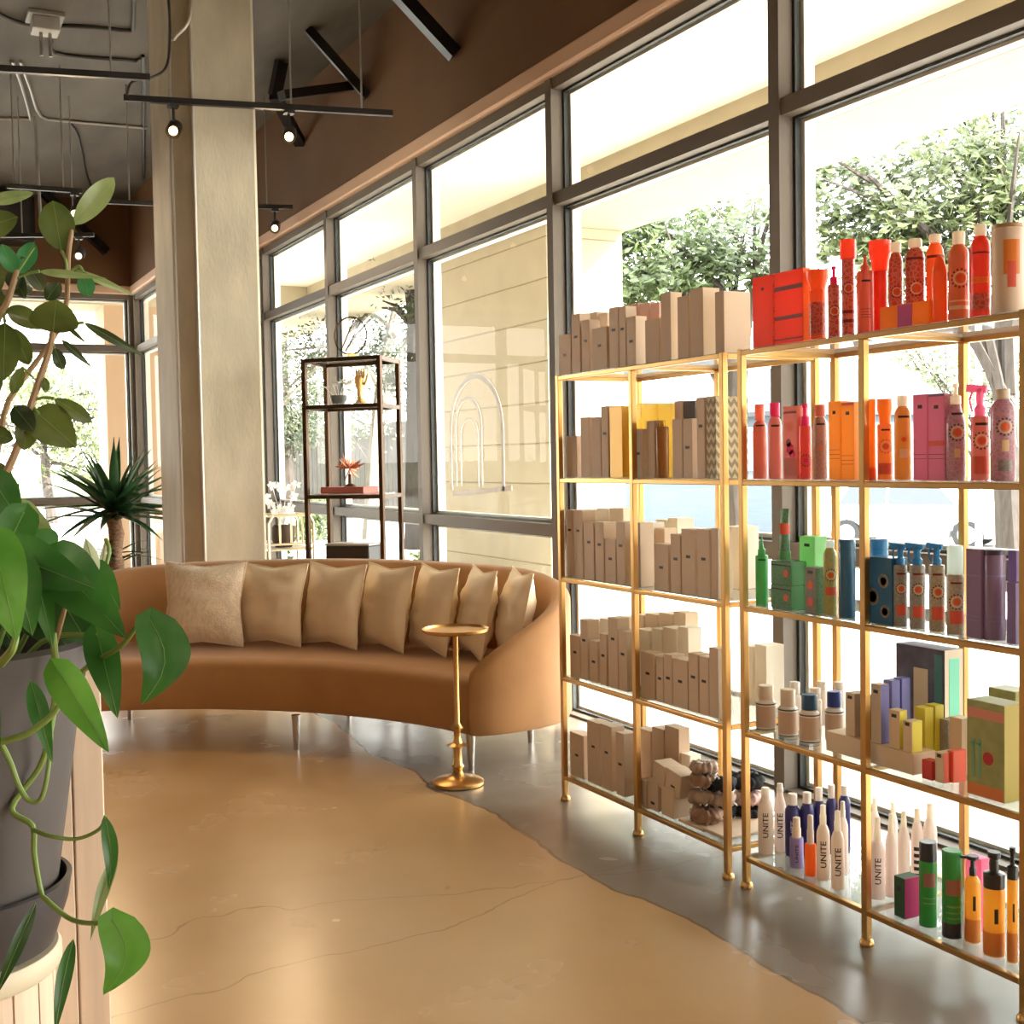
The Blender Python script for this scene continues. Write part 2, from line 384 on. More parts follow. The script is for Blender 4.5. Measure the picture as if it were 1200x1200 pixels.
# white outlined arches drawn as thin bars at the glass beside the sofa
wl = mat('white_vinyl', (.9, .9, .88), .5)
def arch(b, yl, yr, zb, zt, r):
    hw = (yl-yr)/2; cy = (yl+yr)/2; P = [(WX+.02, yl, zb)]
    for k in range(13):
        a = PI*k/12; P.append((WX+.02, cy+hw*math.cos(a), zt-hw*.9+hw*.9*math.sin(a)))
    P.append((WX+.02, yr, zb))
    Q = [Vector(p) for p in P]
    for i in range(len(Q)-1): b.bar(Q[i], Q[i+1], .003, r, up=Vector((1, 0, 0)).cross(Q[i+1]-Q[i]))
def yx(px_, py_): return onx(px_, py_, WX+.02)
b = MB()
a0 = yx(529, 570); a1 = yx(590, 566); at = yx(560, 440); arch(b, a0.y, a1.y, a0.z-.02, at.z, .035)
a0 = yx(535, 566); a1 = yx(541, 566); a2 = yx(565, 566); at = yx(552, 466); arch(b, a0.y, a2.y, a0.z-.02, at.z, .022)
at = yx(548, 490); arch(b, a1.y, yx(561, 566).y, a0.z-.02, at.z, .012)
q0 = yx(531, 579); q1 = yx(600, 572); b.bar((WX+.02, q0.y, q0.z), (WX+.02, q1.y, q1.z), .003, .03, up=Vector((1, 0, 0)).cross(Vector((0, -1, 0))))
tag(b.build('window_decal', wl, angle=30), 'white outlined arches stuck on the pane behind the curved sofa', 'window decal')

# trees
bark = mat('tree_bark', (.05, .04, .033), .9, var=.3, vscale=9, stretch=(3, 3, .6)); palebark = mat('pale_bark', (.20, .18, .15), .9, var=.15, vscale=6)
fol = [leafmat('foliage_a', (.05, .075, .025), (.15, .19, .075), .35), leafmat('foliage_b', (.06, .082, .03), (.19, .215, .095), .35), leafmat('foliage_dark', (.04, .055, .03), (.12, .14, .08), .3)]
def tree(base, h, crowns, n, leaf, label, m=0, bk=bark, lean=(0, 0), r0=.16, branches=7, seed=1):
    rnd = random.Random(seed); root = empty('tree', base, label, 'tree', 'trees outside the shop windows')
    B = Vector(base); t = MB(); top = B+Vector((lean[0], lean[1], h*.8))
    mid = B.lerp(top, .5)+Vector((rnd.uniform(-.2, .2), rnd.uniform(-.2, .2), 0))
    t.tube(spline([B, mid, top], 6), [r0*(1-.06*i) for i in range(13)], 8)
    for k in range(branches):
        c = crowns[k % len(crowns)]; s = B.lerp(top, rnd.uniform(.35, .95))
        e = Vector(c[0])+Vector([rnd.uniform(-.6, .6)*c[1] for _ in range(3)])
        md = s.lerp(e, .5)+Vector((0, 0, rnd.uniform(0, .4)))
        t.tube(spline([s, md, e], 4), [r0*.42*(1-.09*i) for i in range(9)], 5)
        for q in range(2):
            e2 = e+Vector([rnd.uniform(-.6, .6)*c[1] for _ in range(3)]); t.tube([md, md.lerp(e2, .5)+Vector((0, 0, .1)), e2], [r0*.2, r0*.14, r0*.05], 4)
    t.build('trunk', bk, root, loc=base)
    f = MB(); V = []; Fc = []
    clumps = []
    for c, R in crowns:
        for _ in range(int(18*R)+8):
            d = Vector([rnd.gauss(0, 1) for _ in range(3)]).normalized()*R*rnd.uniform(.35, 1); d.z *= .75
            clumps.append((Vector(c)+d, R*rnd.uniform(.12, .3)))
    for i in range(n):
        c, R = clumps[rnd.randrange(len(clumps))]
        p = c+Vector([rnd.gauss(0, .6)*R for _ in range(3)])
        u = Vector([rnd.gauss(0, 1) for _ in range(3)]).normalized(); w = u.orthogonal().normalized(); s = leaf*rnd.uniform(.6, 1.3)
        o = len(V); V += [p-u*s, p+w*s*.45, p+u*s, p-w*s*.45]; Fc.append((o, o+1, o+2, o+3))
    f.add(V, Fc); f.build('foliage', fol[m], root, loc=base)
def gp(px_, py_, Z): p = dep(px_, py_, Z); return p
# crowns given as real points beyond the porch
def crown(x, y, Z, R): return (tuple(dep(x, y, Z)), R)
def base_of(x, Z, z=-.1):
    p = dep(x, 560, Z); return (p.x, p.y, z)
tree(base_of(868, 15), 4.4, [crown(780, 305, 15, 1.0), crown(860, 275, 15, 1.1), crown(915, 300, 15, .9), crown(830, 340, 15, .8), crown(745, 335, 14.5, .8), crown(735, 270, 15, .6), crown(810, 240, 15.5, .9)], 8200, .07, 'green leafy tree beyond the porch, above the plain cartons', 0, seed=3)
tree(base_of(1190, 13), 5, [crown(1170, 215, 13, 1.2), crown(1080, 235, 13, 1.0), crown(1010, 260, 13, .8), crown(1240, 180, 13, 1.3), crown(1120, 165, 13.5, .9), crown(1050, 300, 13.4, .7), crown(990, 215, 13.4, .6), crown(1140, 280, 13, .9)], 12500, .068, 'big spreading leafy tree above the red bottles on the top shelf', 1, lean=(.3, .4), r0=.2, seed=5, branches=9)
tree(base_of(432, 19, .2), 6, [crown(420, 400, 20, 1.2), crown(350, 440, 20, 1.4), crown(470, 380, 20, 1.2)], 5200, .045, 'pale slender tree trunk leaning behind the tall bronze shelf stand', 2, bk=palebark, lean=(.9, .2), r0=.14, seed=8)
tree(base_of(492, 17, .2), 6.5, [crown(500, 350, 17, .9), crown(480, 430, 17, .7)], 3000, .04, 'dark thick tree trunk between the bronze stand and stone pillar', 2, r0=.26, seed=9)
tree(base_of(338, 26, .5), 5, [crown(345, 440, 26, 1.8), crown(320, 500, 26, 1.2), crown(372, 500, 26, 1.1), crown(398, 470, 24, 1.2)], 6000, .06, 'hazy green tree behind the board fence beside the concrete column', 2, seed=12)
tree(base_of(60, 33, -.1), 5, [crown(60, 480, 33, 2.0), crown(110, 460, 33, 1.7), crown(10, 470, 33, 2.0), crown(95, 530, 33, 1.3)], 3800, .10, 'sunlit yellow green tree beyond the far corner window', 1, seed=14)
tree(base_of(1150, 46, -.8), 4, [crown(1060, 440, 46, 2.2), crown(1130, 430, 46, 2.6), crown(1180, 450, 46, 2.2)], 3800, .13, 'pale yellow green tree across the street behind the parked car', 1, seed=21)
# boxwood shrub by the far window and a leafy one by the sofa window
def shrub(c, R, n, leaf, label, seed):
    rnd = random.Random(seed); f = MB(); V = []; Fc = []; c = Vector(c)
    for i in range(n):
        d = Vector([rnd.gauss(0, 1) for _ in range(3)]).normalized()*R*rnd.uniform(.5, 1); d.z = abs(d.z)*1.5
        p = c+d; u = Vector([rnd.gauss(0, 1) for _ in range(3)]).normalized(); w = u.orthogonal().normalized(); s = leaf*rnd.uniform(.6, 1.3)
        o = len(V); V += [p-u*s, p+w*s*.5, p+u*s, p-w*s*.5]; Fc.append((o, o+1, o+2, o+3))
    f.add(V, Fc); o = f.build('shrub', fol[0], loc=c); tag(o, label, 'shrub')
    s = MB()
    for k in range(5): s.tube([(c.x, c.y, -.08), c+Vector((rnd.uniform(-.5, .5)*R, rnd.uniform(-.5, .5)*R, R))], .012, 5)
    s.build('stem', bark, o)
q = dep(490, 620, 12.5); shrub((q.x, q.y, -.08), .38, 900, .05, 'light green shrub outside the window behind the bronze stand', 3)
q = dep(178, 600, 17.5); shrub((4.1, 15.2, -.08), .55, 1400, .05, 'green bush outside the glass beside the potted yucca', 4)
q = dep(372, 620, 24); shrub((q.x, q.y, -.08), .6, 900, .07, 'low roadside bush seen through the bronze stand', 6)
# board fence
fm = mat('weathered_boards', (.085, .08, .072), .9, var=.25, vscale=5, stretch=(6, 6, .5))
def fence(px0, px1, Z0, Z1, z0, z1, label):
    a = dep(px0, 560, Z0); e = dep(px1, 560, Z1); a.z = e.z = z0; L = (e-a).length; n = int(L/.16); d = (e-a).normalized(); b = MB()
    for i in range(n):
        p = a+d*(i*.16); b.bar(p+Vector((0, 0, (z1-z0)*.5-(z1-z0)/2)), p+Vector((0, 0, z1-z0+random.uniform(-.02, .02))), .145, .025, up=d.cross(Vector((0, 0, 1))))
    r = b.build('slat_fence', fm); tag(r, label, 'fence')
    b = MB(); nn = d.cross(Vector((0, 0, 1)))*.04
    for zz in (.3, z1-z0-.25): b.bar(a+nn+Vector((0, 0, zz)), e+nn+Vector((0, 0, zz)), .04, .09)
    b.build('rail', fm, r)
    return r
fence(318, 505, 30, 26, .35, 2.3, 'weathered grey board fence behind the trees and bronze stand')
# parked white cars
def car(name, pr, pl, label, body, seed=1):
    """pr, pl: ground points under the two wheel centres (near side)"""
    a = Vector(pl); e = Vector(pr); fwd = (e-a).normalized(); side = Vector((fwd.y, -fwd.x, 0))
    if side.x < 0: side = -side
    wb = 2.75; o = a.lerp(e, .5); root = empty(name, o, label, 'car')
    def T(u, v, z): return o+fwd*u+side*v+Vector((0, 0, z))
    prof = [(-2.3, .35), (-2.35, .62), (-2.28, .95), (-1.95, 1.02), (-1.55, 1.45), (-1.2, 1.58), (.2, 1.6), (.75, 1.5), (1.3, 1.08), (2.1, .95), (2.3, .8), (2.33, .4), (2.2, .25)]
    low = []
    for cx in (wb/2, -wb/2):
        for k in range(9):
            an = PI*k/8; low.append((cx+.41*math.cos(an), .25+.41*math.sin(an)))
    outline = prof+low+[(-2.2, .25)]
    b = MB(); n = len(outline); ins = [(0, .05), (.03, 0), (1.72, 0), (1.75, .05)]
    vs = []
    for v, k in ins:
        for u, z in outline:
            tz = .16*max(0, (z-.95)/.65); vv = v+(tz if v < 1 else -tz); vs.append(T(u*(1-.01*(k > 0)), vv, z-(.02 if k > 0 and z > 1 else 0)))
    fs = [tuple(range(n)), tuple(reversed(range(3*n, 4*n)))]
    for r in range(3):
        for i in range(n): fs.append((r*n+i, r*n+(i+1) % n, (r+1)*n+(i+1) % n, (r+1)*n+i))
    b.add(vs, fs, 0, False); b.build('body', body, root)
    dk = mat('car_glass', (.05, .06, .07), .1); tyre = mat('tyre_rubber', (.03, .03, .03), .8); rim = mat('alloy_rim', (.6, .6, .62), .3, .8)
    for nm, u0, u1, u2, u3 in (('rear_window', -1.55, -.45, -.45, -1.3), ('front_window', -.38, 1.12, .68, -.38)):
        for v, sg in ((-.012, 1), (1.762, -1)):
            g = MB(); z0, z1 = 1.02, 1.48; off = lambda z: sg*.16*max(0, (z-.95)/.65)
            g.add([T(u0, v+off(z0), z0), T(u1, v+off(z0), z0), T(u2, v+off(z1), z1), T(u3, v+off(z1), z1)], [(0, 1, 2, 3)]); g.build(nm, dk, root)
    for u in (-wb/2, wb/2):
        for v in (0, 1.53):
            w = MB(); c = T(u, v, .33)
            R = Matrix.Translation(c) @ side.to_track_quat('Z', 'Y').to_matrix().to_4x4()
            w.lathe([(.2, 0), (.31, .0), (.33, .03), (.33, .19), (.31, .22), (.2, .22)], 24, M=R); wo = w.build('wheel', tyre, root)
            h = MB(); h.lathe([(.02, -.012), (.21, .0), (.21, .2), (.02, .2)], 16, M=R)
            h.build('rim', rim, wo)
white = mat('white_car_paint', (.85, .85, .84), .25, coat=.5)
pl = onz(996, 641, -.8); pr = onz(1128, 644, -.8); car('car', pr, pl, 'white parked car across the street, seen between the bottle shelves', white)
dv = (pr-pl).normalized(); car('car', pl+dv*8.9+Vector((1.2, 0, 0)), pl+dv*6.2+Vector((1.2, 0, 0)), 'second white car parked in front of the first one', white)
# pale blue house across the street
hb = mat('pale_blue_siding', (.09, .115, .14), .8, var=.12, vscale=4, stretch=(.3, .3, 12)); rf = mat('grey_roof', (.05, .052, .058), .9); wt = mat('white_trim', (.82, .82, .8), .6)
q = onx(800, 500, 20); o = Vector((21.5, q.y*1.05, .2))
r = empty('house', o, 'pale blue clapboard house across the street behind the carton rack', 'house')
b = MB(); b.box(o.x, o.x+6, o.y-4.2, o.y+4.2, -.99, 2.6); b.build('wall', hb, r)
b = MB(); b.add([(o.x-.4, o.y-4.5, 2.6), (o.x-.4, o.y+4.5, 2.6), (o.x+3, o.y+4.5, 4.1), (o.x+3, o.y-4.5, 4.1), (o.x+6.4, o.y-4.5, 2.6), (o.x+6.4, o.y+4.5, 2.6), (o.x-.4, o.y-4.5, 2.48), (o.x-.4, o.y+4.5, 2.48), (o.x+6.4, o.y-4.5, 2.48), (o.x+6.4, o.y+4.5, 2.48)], [(0, 3, 2, 1), (3, 4, 5, 2), (0, 1, 7, 6), (0, 6, 8, 4, 3), (1, 2, 5, 9, 7), (6, 7, 9, 8), (4, 8, 9, 5)]); b.build('roof', rf, r)
for yy in (-2.6, 0, 2.6):
    b = MB(); b.box(o.x-.05, o.x, o.y+yy-.6, o.y+yy+.6, 1.0, 2.2); w = b.build('window', wt, r)
    b = MB(); b.box(o.x-.06, o.x-.05, o.y+yy-.5, o.y+yy+.5, 1.1, 2.1); b.build('pane', mat('house_pane', (.22, .26, .3), .2), w)
# street lamp post on the kerb
q = onz(1147, 668, -.08); r = empty('lamp_post', q, 'thin white lamp post on the kerb beside the parked car', 'lamp post')
b = MB(); b.tube([q, q+Vector((0, 0, 4.4))], .04); b.build('pole', wt, r)
b = MB(); b.lathe([(.22, 0), (.18, .06), (.06, .14)], 14, q.x, q.y); b.build('base', wt, r)
# ------------------------------------------------------------------ ceiling fittings
bulbm = mat('glowing_bulb', (1, .66, .30), .3, emit=6)
steel = mat('galvanised_steel', (.45, .43, .40), .35, .7); blk = mat('black_track', (.018, .016, .015), .45)
def track(a, e, rods, label, heads=(), aim=Vector((-.3, -.8, -.5))):
    a = Vector(a); e = Vector(e); e.z = a.z; root = empty('light_track', a.lerp(e, .5), label, 'track light', 'ceiling light tracks')
    b = MB(); b.bar(a, e, .035, .035); b.build('rail', blk, root)
    for t in rods:
        p = a.lerp(e, t); b = MB(); b.tube([p+Vector((0, 0, .015)), (p.x, p.y, CEIL)], .006, 6); b.build('rod', steel, root)
    for t, _ in heads:
        p = a.lerp(e, t)-Vector((0, 0, .02)); b = MB(); b.box(p.x-.03, p.x+.03, p.y-.03, p.y+.03, p.z-.02, p.z); b.tube([p, p-Vector((0, 0, .10))], .009, 6); h = b.build('spot_arm', blk, root)
        c = p-Vector((0, 0, .15)); d = aim.normalized(); R = Matrix.Translation(c-d*.06) @ d.to_track_quat('Z', 'Y').to_matrix().to_4x4()
        s = MB(); s.lathe([(.02, -.03), (.036, -.02), (.044, .0), (.044, .10), (.040, .10), (.036, .02)], 18, M=R, caps=False); s.build('spot_can', blk, h)
        s = MB(); s.sphere(c+d*.03, .027); s.build('bulb', bulbm, h)
        li = bpy.data.lights.new('spot_bulb', 'SPOT'); li.energy = 60; li.color = (1, .72, .42); li.spot_size = 1.4; li.shadow_soft_size = .04
        lo = bpy.data.objects.new('spot_bulb', li); C.objects.link(lo); lo.location = c+d*.075; lo.rotation_euler = (-d).to_track_quat('Z', 'Y').to_euler()
ZT = 3.6
A = onz(145, 115, ZT); E_ = onz(460, 133, ZT)
track(A, E_, (.61, .88), 'long black light track with two glowing bulbs crossing the concrete column', [(.175, 1), (.6, 1)])
A = onz(-60, 77, ZT); E_ = onz(176, 91, ZT); track(A, E_, (.2, .8), 'plain black light track without bulbs, above the longer one, ending at the column', [])
A = onz(300, 242, ZT); E_ = onz(357, 244, ZT); E_.x = min(E_.x, 3.2); track(A, E_, (.3,), 'short far track by the window wall behind the column', [(.5, 1)])
A = onz(8, 218, ZT); E_ = onz(96, 224, ZT); track(A, E_, (.1, .75), 'far black track above the rubber plant leaves', [(.9, 1)])
A = onz(-10, 272, 3.35); E_ = onz(175, 236, 3.6); track(onz(-10, 276, 3.4), onz(110, 275, 3.4), (.3, .8), 'lowest far track with a bulb glowing between the rubber plant leaves', [(.85, 1)])
track(onz(118, 236, ZT), onz(185, 239, ZT), (.5,), 'far track just beside the column above the corner window', [])
for a in bpy.data.objects:
    if a.name.startswith('light_track') and 'group' in a: pass
# conduits run on the ceiling
zc = CEIL-.0145
def conduit(pts, label, r=.014, m=steel, sm=3):
    P = [onz(x, y, zc) for x, y in pts]; b = MB(); b.tube(spline(P, sm), r, 6); o = b.build('conduit', m, loc=P[0]); tag(o, label, 'conduit', 'ceiling conduits')
dkpipe = mat('dark_conduit', (.05, .045, .04), .5, .4)
conduit([(-20, 6), (15, 24), (42, 30)], 'dark ceiling conduit reaching the junction box from the corner', m=dkpipe)
conduit([(64, 30), (110, 32), (150, 36), (156, 30), (157, -10)], 'dark conduit from junction box bending up beside the column', m=dkpipe)
conduit([(60, 48), (64, 62), (110, 68), (160, 72), (168, 82), (168, 210)], 'dark conduit below the junction box turning down at the column', m=dkpipe)
conduit([(15, 72), (25, 100), (35, 136), (30, 139), (-20, 138)], 'steel conduit bending toward the corner under the beam')
conduit([(24, 72), (36, 105), (48, 136), (80, 142), (172, 150)], 'steel conduit running from the pair toward the column')
conduit([(82, 145), (92, 160), (100, 200), (108, 222)], 'dark curved conduit dropping toward the far wall', m=dkpipe)
b = MB(); P = [onz(41, 136, zc), onz(41.5, 150, zc)]; q = onz(41, 137, zc)
b.tube([q, q+Vector((0, 0, -.05)), (q.x+.02, q.y, q.z-1.0)], .014, 6); tag(b.build('hanging_conduit', steel, loc=q), 'pale vertical conduit hanging from the ceiling over the rubber plant', 'conduit')
q = onz(53, 32, CEIL-.08); b = MB(); b.box(q.x-.12, q.x+.12, q.y-.12, q.y+.12, CEIL-.03, CEIL, b=.004); r = b.build('junction_box', mat('grey_box', (.32, .31, .28), .5, .3), loc=(q.x, q.y, CEIL)); tag(r, 'square junction box on the concrete ceiling with conduits', 'junction box')
b = MB(); b.box(q.x-.09, q.x+.09, q.y-.09, q.y+.09, CEIL-.12, CEIL-.03, b=.006); b.build('box_cover', mat('light_box', (.5, .48, .44), .5, .3), r)
for dx in (-.03, .03):
    b = MB(); b.tube([(q.x+dx, q.y, CEIL-.12), (q.x+dx, q.y, CEIL-.28)], .012, 6); b.build('stub', steel, r)
# black steel braces between wall and ceiling
def brace(pts, w, label):
    root = empty('steel_brace', pts[0][0], label, 'brace', 'black wall braces')
    for a, e in pts:
        b = MB(); b.bar(a, e, w, w*.7); b.build('strut', BLACK, root)
p = onx(533, 64, WX-.1); brace([(p, Vector((p.x-.62, p.y+.15, CEIL)))], .11, 'thick black steel brace highest on the brown wall')
p = onx(430, 112, WX-.1); t = onz(362, 35, CEIL-.01); brace([(p, t), (onz(330, 112, 4.0), onx(420, 100, WX-.1))], .09, 'black steel brace with cross strut above the track end')
p = onx(352, 168, WX-.1); brace([(p, onz(322, 112, CEIL-.25)), (onz(322, 112, CEIL-.25), onz(330, 72, CEIL-.01))], .09, 'black brace behind the glowing track bulb')
p = ony(125, 295, FARY-.16); brace([(p, Vector((p.x-.70, p.y-.1, CEIL-.004)))], .12, 'black diagonal brace on the far brown wall')
# speaker-like dark box on far wall
p = ony(8, 262, FARY-.3); b = MB(); b.box(p.x-.2, p.x+.28, FARY-.5, FARY-.08, p.z-.22, p.z+.3, b=.02); r = b.build('wall_speaker', BLACK); tag(r, 'black box speaker high on the far brown wall', 'speaker')
b = MB(); b.box(p.x-.14, p.x+.22, FARY-.51, FARY-.5, p.z-.17, p.z+.25); b.build('grille', mat('speaker_cloth', (.03, .03, .03), .9), r)
# hanging cable looping beside column
P = [ony(196, -20, 7.45), ony(199, 30, 7.45), ony(196, 75, 7.45), ony(180, 90, 7.4), ony(155, 96, 7.45), ony(149, 112, 7.5)]
b = MB(); b.tube(spline(P, 5), .008, 6); tag(b.build('power_cable', dkpipe, loc=P[0]), 'thin dark cable looping from ceiling to the track by the column', 'cable')
# ------------------------------------------------------------------ crescent sofa
vel = mat('camel_velvet', (.43, .205, .07), .8, sheen=.2, var=.07, vscale=6, bump=.04, bscale=300)
velin = vel
SC = Vector((.23, 4.39, 0))
def pol(r, th): a = math.radians(th); return Vector((SC.x+r*math.cos(a), SC.y+r*math.sin(a), 0))
TH0, TH1 = 14.5, 77.0
end = [(2.13, 0), (2.16, -1.0), (2.23, -1.9), (2.34, -2.5), (2.46, -2.75), (2.58, -2.4), (2.70, -1.2), (2.80, .6), (2.88, 2.9), (2.94, 5.6), (2.985, 9.0), (3.0, 13)]
eh = [.455, .50, .55, .61, .665, .71, .75, .785, .81, .83, .845, .855]
et = [.05, .055, .06, .068, .075, .083, .09, .098, .105, .11, .115, .12]
path = [(r, TH0+d, h, t) for (r, d), h, t in zip(end, eh, et)]
a0 = path[-1][1]; a1 = TH1-13; n = 18
path += [(3.0, a0+(a1-a0)*i/n, .855+.015*math.sin(PI*i/n), .12) for i in range(1, n)]
path += [(r, TH1-d, h, t) for (r, d), h, t in reversed(list(zip(end, eh, et)))]
P = [pol(r, th) for r, th, h, t in path]; N = len(P)
def inward(i):
    t = (P[min(i+1, N-1)]-P[max(i-1, 0)]).normalized(); return Vector((-t.y, t.x, 0))
sofa = empty('curved_sofa', pol(2.5, 45), 'curved camel velvet crescent sofa with seven cream cushions', 'sofa')
b = MB(); rings = []
for i in range(N):
    w = inward(i); h, t = path[i][2], path[i][3]; p = P[i]
    sec = [(.012, .17), (0, .19), (0, h*.6), (.0, h-.05), (t*.12, h-.018), (t*.5, h), (t*.88, h-.018), (t, h-.05), (t+.01, min(h-.06, .5)), (t+.02, .30)]
    rings.append([p+w*d+Vector((0, 0, z)) for d, z in sec])
k = len(rings[0]); vs = [v for r in rings for v in r]; fs = []
for i in range(N-1):
    for j in range(k-1): fs.append((i*k+j, (i+1)*k+j, (i+1)*k+j+1, i*k+j+1))
fs.append(tuple(reversed(range(k)))); fs.append(tuple((N-1)*k+j for j in range(k)))
b.add(vs, fs, 0, True); b.build('backrest', vel, sofa, angle=60)
# seat: front arc plus inset end/back
foot = []
m = 30
for i in range(m+1): foot.append(pol(2.13, TH0+.6+(TH1-TH0-1.2)*i/m))
for i in range(N-2, 0, -2): foot.append(P[i]+inward(i)*.03)
def ringat(ins, z):
    out = []; M_ = len(foot)
    for i in range(M_):
        t = (foot[(i+1) % M_]-foot[i-1]).normalized(); w = Vector((t.y, -t.x, 0))
        cen = pol(2.55, 45.7); 
        q = foot[i]+w*ins
        out.append(q+Vector((0, 0, z)))
    return out
b = MB(); rs = [ringat(.02, .17), ringat(0, .19), ringat(0, .375), ringat(.008, .40), ringat(.03, .418), ringat(.06, .425)]
M_ = len(foot); vs = [v for r in rs for v in r]; fs = []
for i in range(len(rs)-1):
    for j in range(M_): fs.append((i*M_+j, i*M_+(j+1) % M_, (i+1)*M_+(j+1) % M_, (i+1)*M_+j))
b.add(vs, fs, 0, True)
ctr = len(b.v)
# top fill as strips between the arc and the back
top = rs[-1]; F0 = top[:m+1]; B0 = top[m+1:]
from mathutils import geometry
tri = geometry.tessellate_polygon([[Vector((v.x, v.y, 0)) for v in top]])
b.add(top, [tuple(t) for t in tri], 0, False)
tri = geometry.tessellate_polygon([[Vector((v.x, v.y, 0)) for v in rs[0]]]); b.add(rs[0], [tuple(t) for t in tri], 0, False)
b.build('seat', vel, sofa, angle=50)
legm = mat('brushed_steel_leg', (.50, .46, .42), .25, 1)
for th, r in ((18.5, 2.24), (45, 2.27), (72, 2.24), (20, 2.75), (45, 2.85), (70, 2.75)):
    q = pol(r, th)
    if th == 45 and r < 2.5: q = Vector((1.76, 5.80, 0))
    if th == 18.5: q = Vector((2.325, 4.985, 0))
    b = MB(); b.lathe([(.013, 0), (.022, .172)], 14, q.x, q.y); b.build('leg', legm, sofa)
# cushions
pm = [mat('cream_chenille', (.90, .72, .52), .9, sheen=.3, var=.12, vscale=30, stretch=(1, 3, 1), bump=.35, bscale=90)] + [mat('satin_cream', (.90, .72, .48), .55, sheen=.3, var=.05, vscale=5, bump=.05, bscale=12)]
def cushion(c, wax, nax, tilt, s, th, m, label, seed):
    """c bottom centre; wax width axis; nax facing; soft square with drawn-out corners"""
    rnd = random.Random(seed); up = Vector((0, 0, 1)); ta = math.radians(tilt)
    U = (up*math.cos(ta)-nax*math.sin(ta)).normalized(); Nn = (nax*math.cos(ta)+up*math.sin(ta)).normalized()
    n = 18; vs = []; fs = []
    for sgn in (1, -1):
        for i in range(n+1):
            for j in range(n+1):
                a = 2*i/n-1; d = 2*j/n-1
                e = (1-a*a)*(1-d*d); f = max(e, 0)**.5
                pin = .93+.07*(abs(a*d))**1.5-.06*((1-abs(a))*(abs(d)**3)+(1-abs(d))*(abs(a)**3))
                wr = noise.noise(Vector((a*1.3+seed*3.1, d*4.5, sgn*2)))*.018*f+noise.noise(Vector((a*5+seed, d*1.6, 5*sgn)))*.010*f
                p = c+wax*(a*s/2*pin)+U*((d*pin+1)*s/2)+Nn*(sgn*(th/2*f+wr)); vs.append(p)
    q = (n+1)**2
    for s_ in (0, 1):
        for i in range(n):
            for j in range(n):
                f = (s_*q+i*(n+1)+j, s_*q+(i+1)*(n+1)+j, s_*q+(i+1)*(n+1)+j+1, s_*q+i*(n+1)+j+1)
                fs.append(f if s_ == 0 else tuple(reversed(f)))
    b = MB(); b.add(vs, fs, 0, True)
    o = b.build('cushion', m, loc=c, angle=180); tag(o, label, 'cushion', 'cushions along the sofa back')
    pip = MB(); edge = []
    for i in range(n+1): edge.append(vs[i*(n+1)])
    for j in range(1, n+1): edge.append(vs[n*(n+1)+j])
    for i in range(n-1, -1, -1): edge.append(vs[i*(n+1)+n])
    for j in range(n-1, -1, -1): edge.append(vs[j])
    pip.tube(edge, .004, 5, caps=False); pip.build('piping', m, o, loc=c)
spots = [(60.2, 2.54, 4, 'textured cream cushion, plain weave, nearest the sofa end by the plants'), (52.6, 2.60, 16, 'smooth cream cushion second from the textured one'),
         (44.8, 2.60, 22, 'smooth cream cushion in front of the black box behind the sofa'), (38.0, 2.60, 27, 'middle cushion of the row, pointed corner beside a bronze post'),
         (34.8, 2.60, 30, 'cream cushion just behind the left rim of the brass side table'), (25.6, 2.60, 36, 'cream cushion directly behind the small brass table top'),
         (20.2, 2.60, 35, 'last cushion against the rounded sofa arm, brightly lit edge')]
spots[4] = (31.6, 2.60, 30, 'cream cushion between the middle one and the brass table top')
for i, (th, r, ex, lab) in enumerate(spots):
    c = pol(r, th); a = math.radians(th); inn = Vector((-math.cos(a), -math.sin(a), 0)); tan = Vector((math.sin(a), -math.cos(a), 0))
    e = math.radians(ex); w = tan*math.cos(e)+inn*math.sin(e); nn = inn*math.cos(e)-tan*math.sin(e)
    c.z = .43
    cushion(c, w, nn, 11, .445 if i else .46, .155, pm[0] if i == 0 else pm[1], lab, i+1)

# ------------------------------------------------------------------ brass pedestal table
t = onz(537, 919, 0); tb = empty('side_table', t, 'small round brass pedestal table in front of the sofa', 'side table')
b = MB(); b.lathe([(.105, 0), (.112, .004), (.112, .016), (.10, .024), (.06, .030), (.03, .042), (.018, .06)], 36, t.x, t.y); b.build('base', GOLD, tb)
b = MB(); b.lathe([(.018, .055), (.021, .07), (.028, .08), (.020, .09), (.017, .15), (.022, .165), (.045, .172), (.022, .182), (.015, .205), (.015, .23), (.022, .24), (.028, .248), (.020, .256), (.012, .27), (.011, .64), (.016, .655)], 24, t.x, t.y); b.build('stem', GOLD, tb)
ztop = .675
b = MB(); b.lathe([(.02, ztop-.022), (.13, ztop-.012), (.142, ztop-.006), (.145, ztop+.006), (.141, ztop+.007), (.136, ztop-.003), (.001, ztop-.004)], 44, t.x, t.y); b.build('tray_top', GOLD, tb)

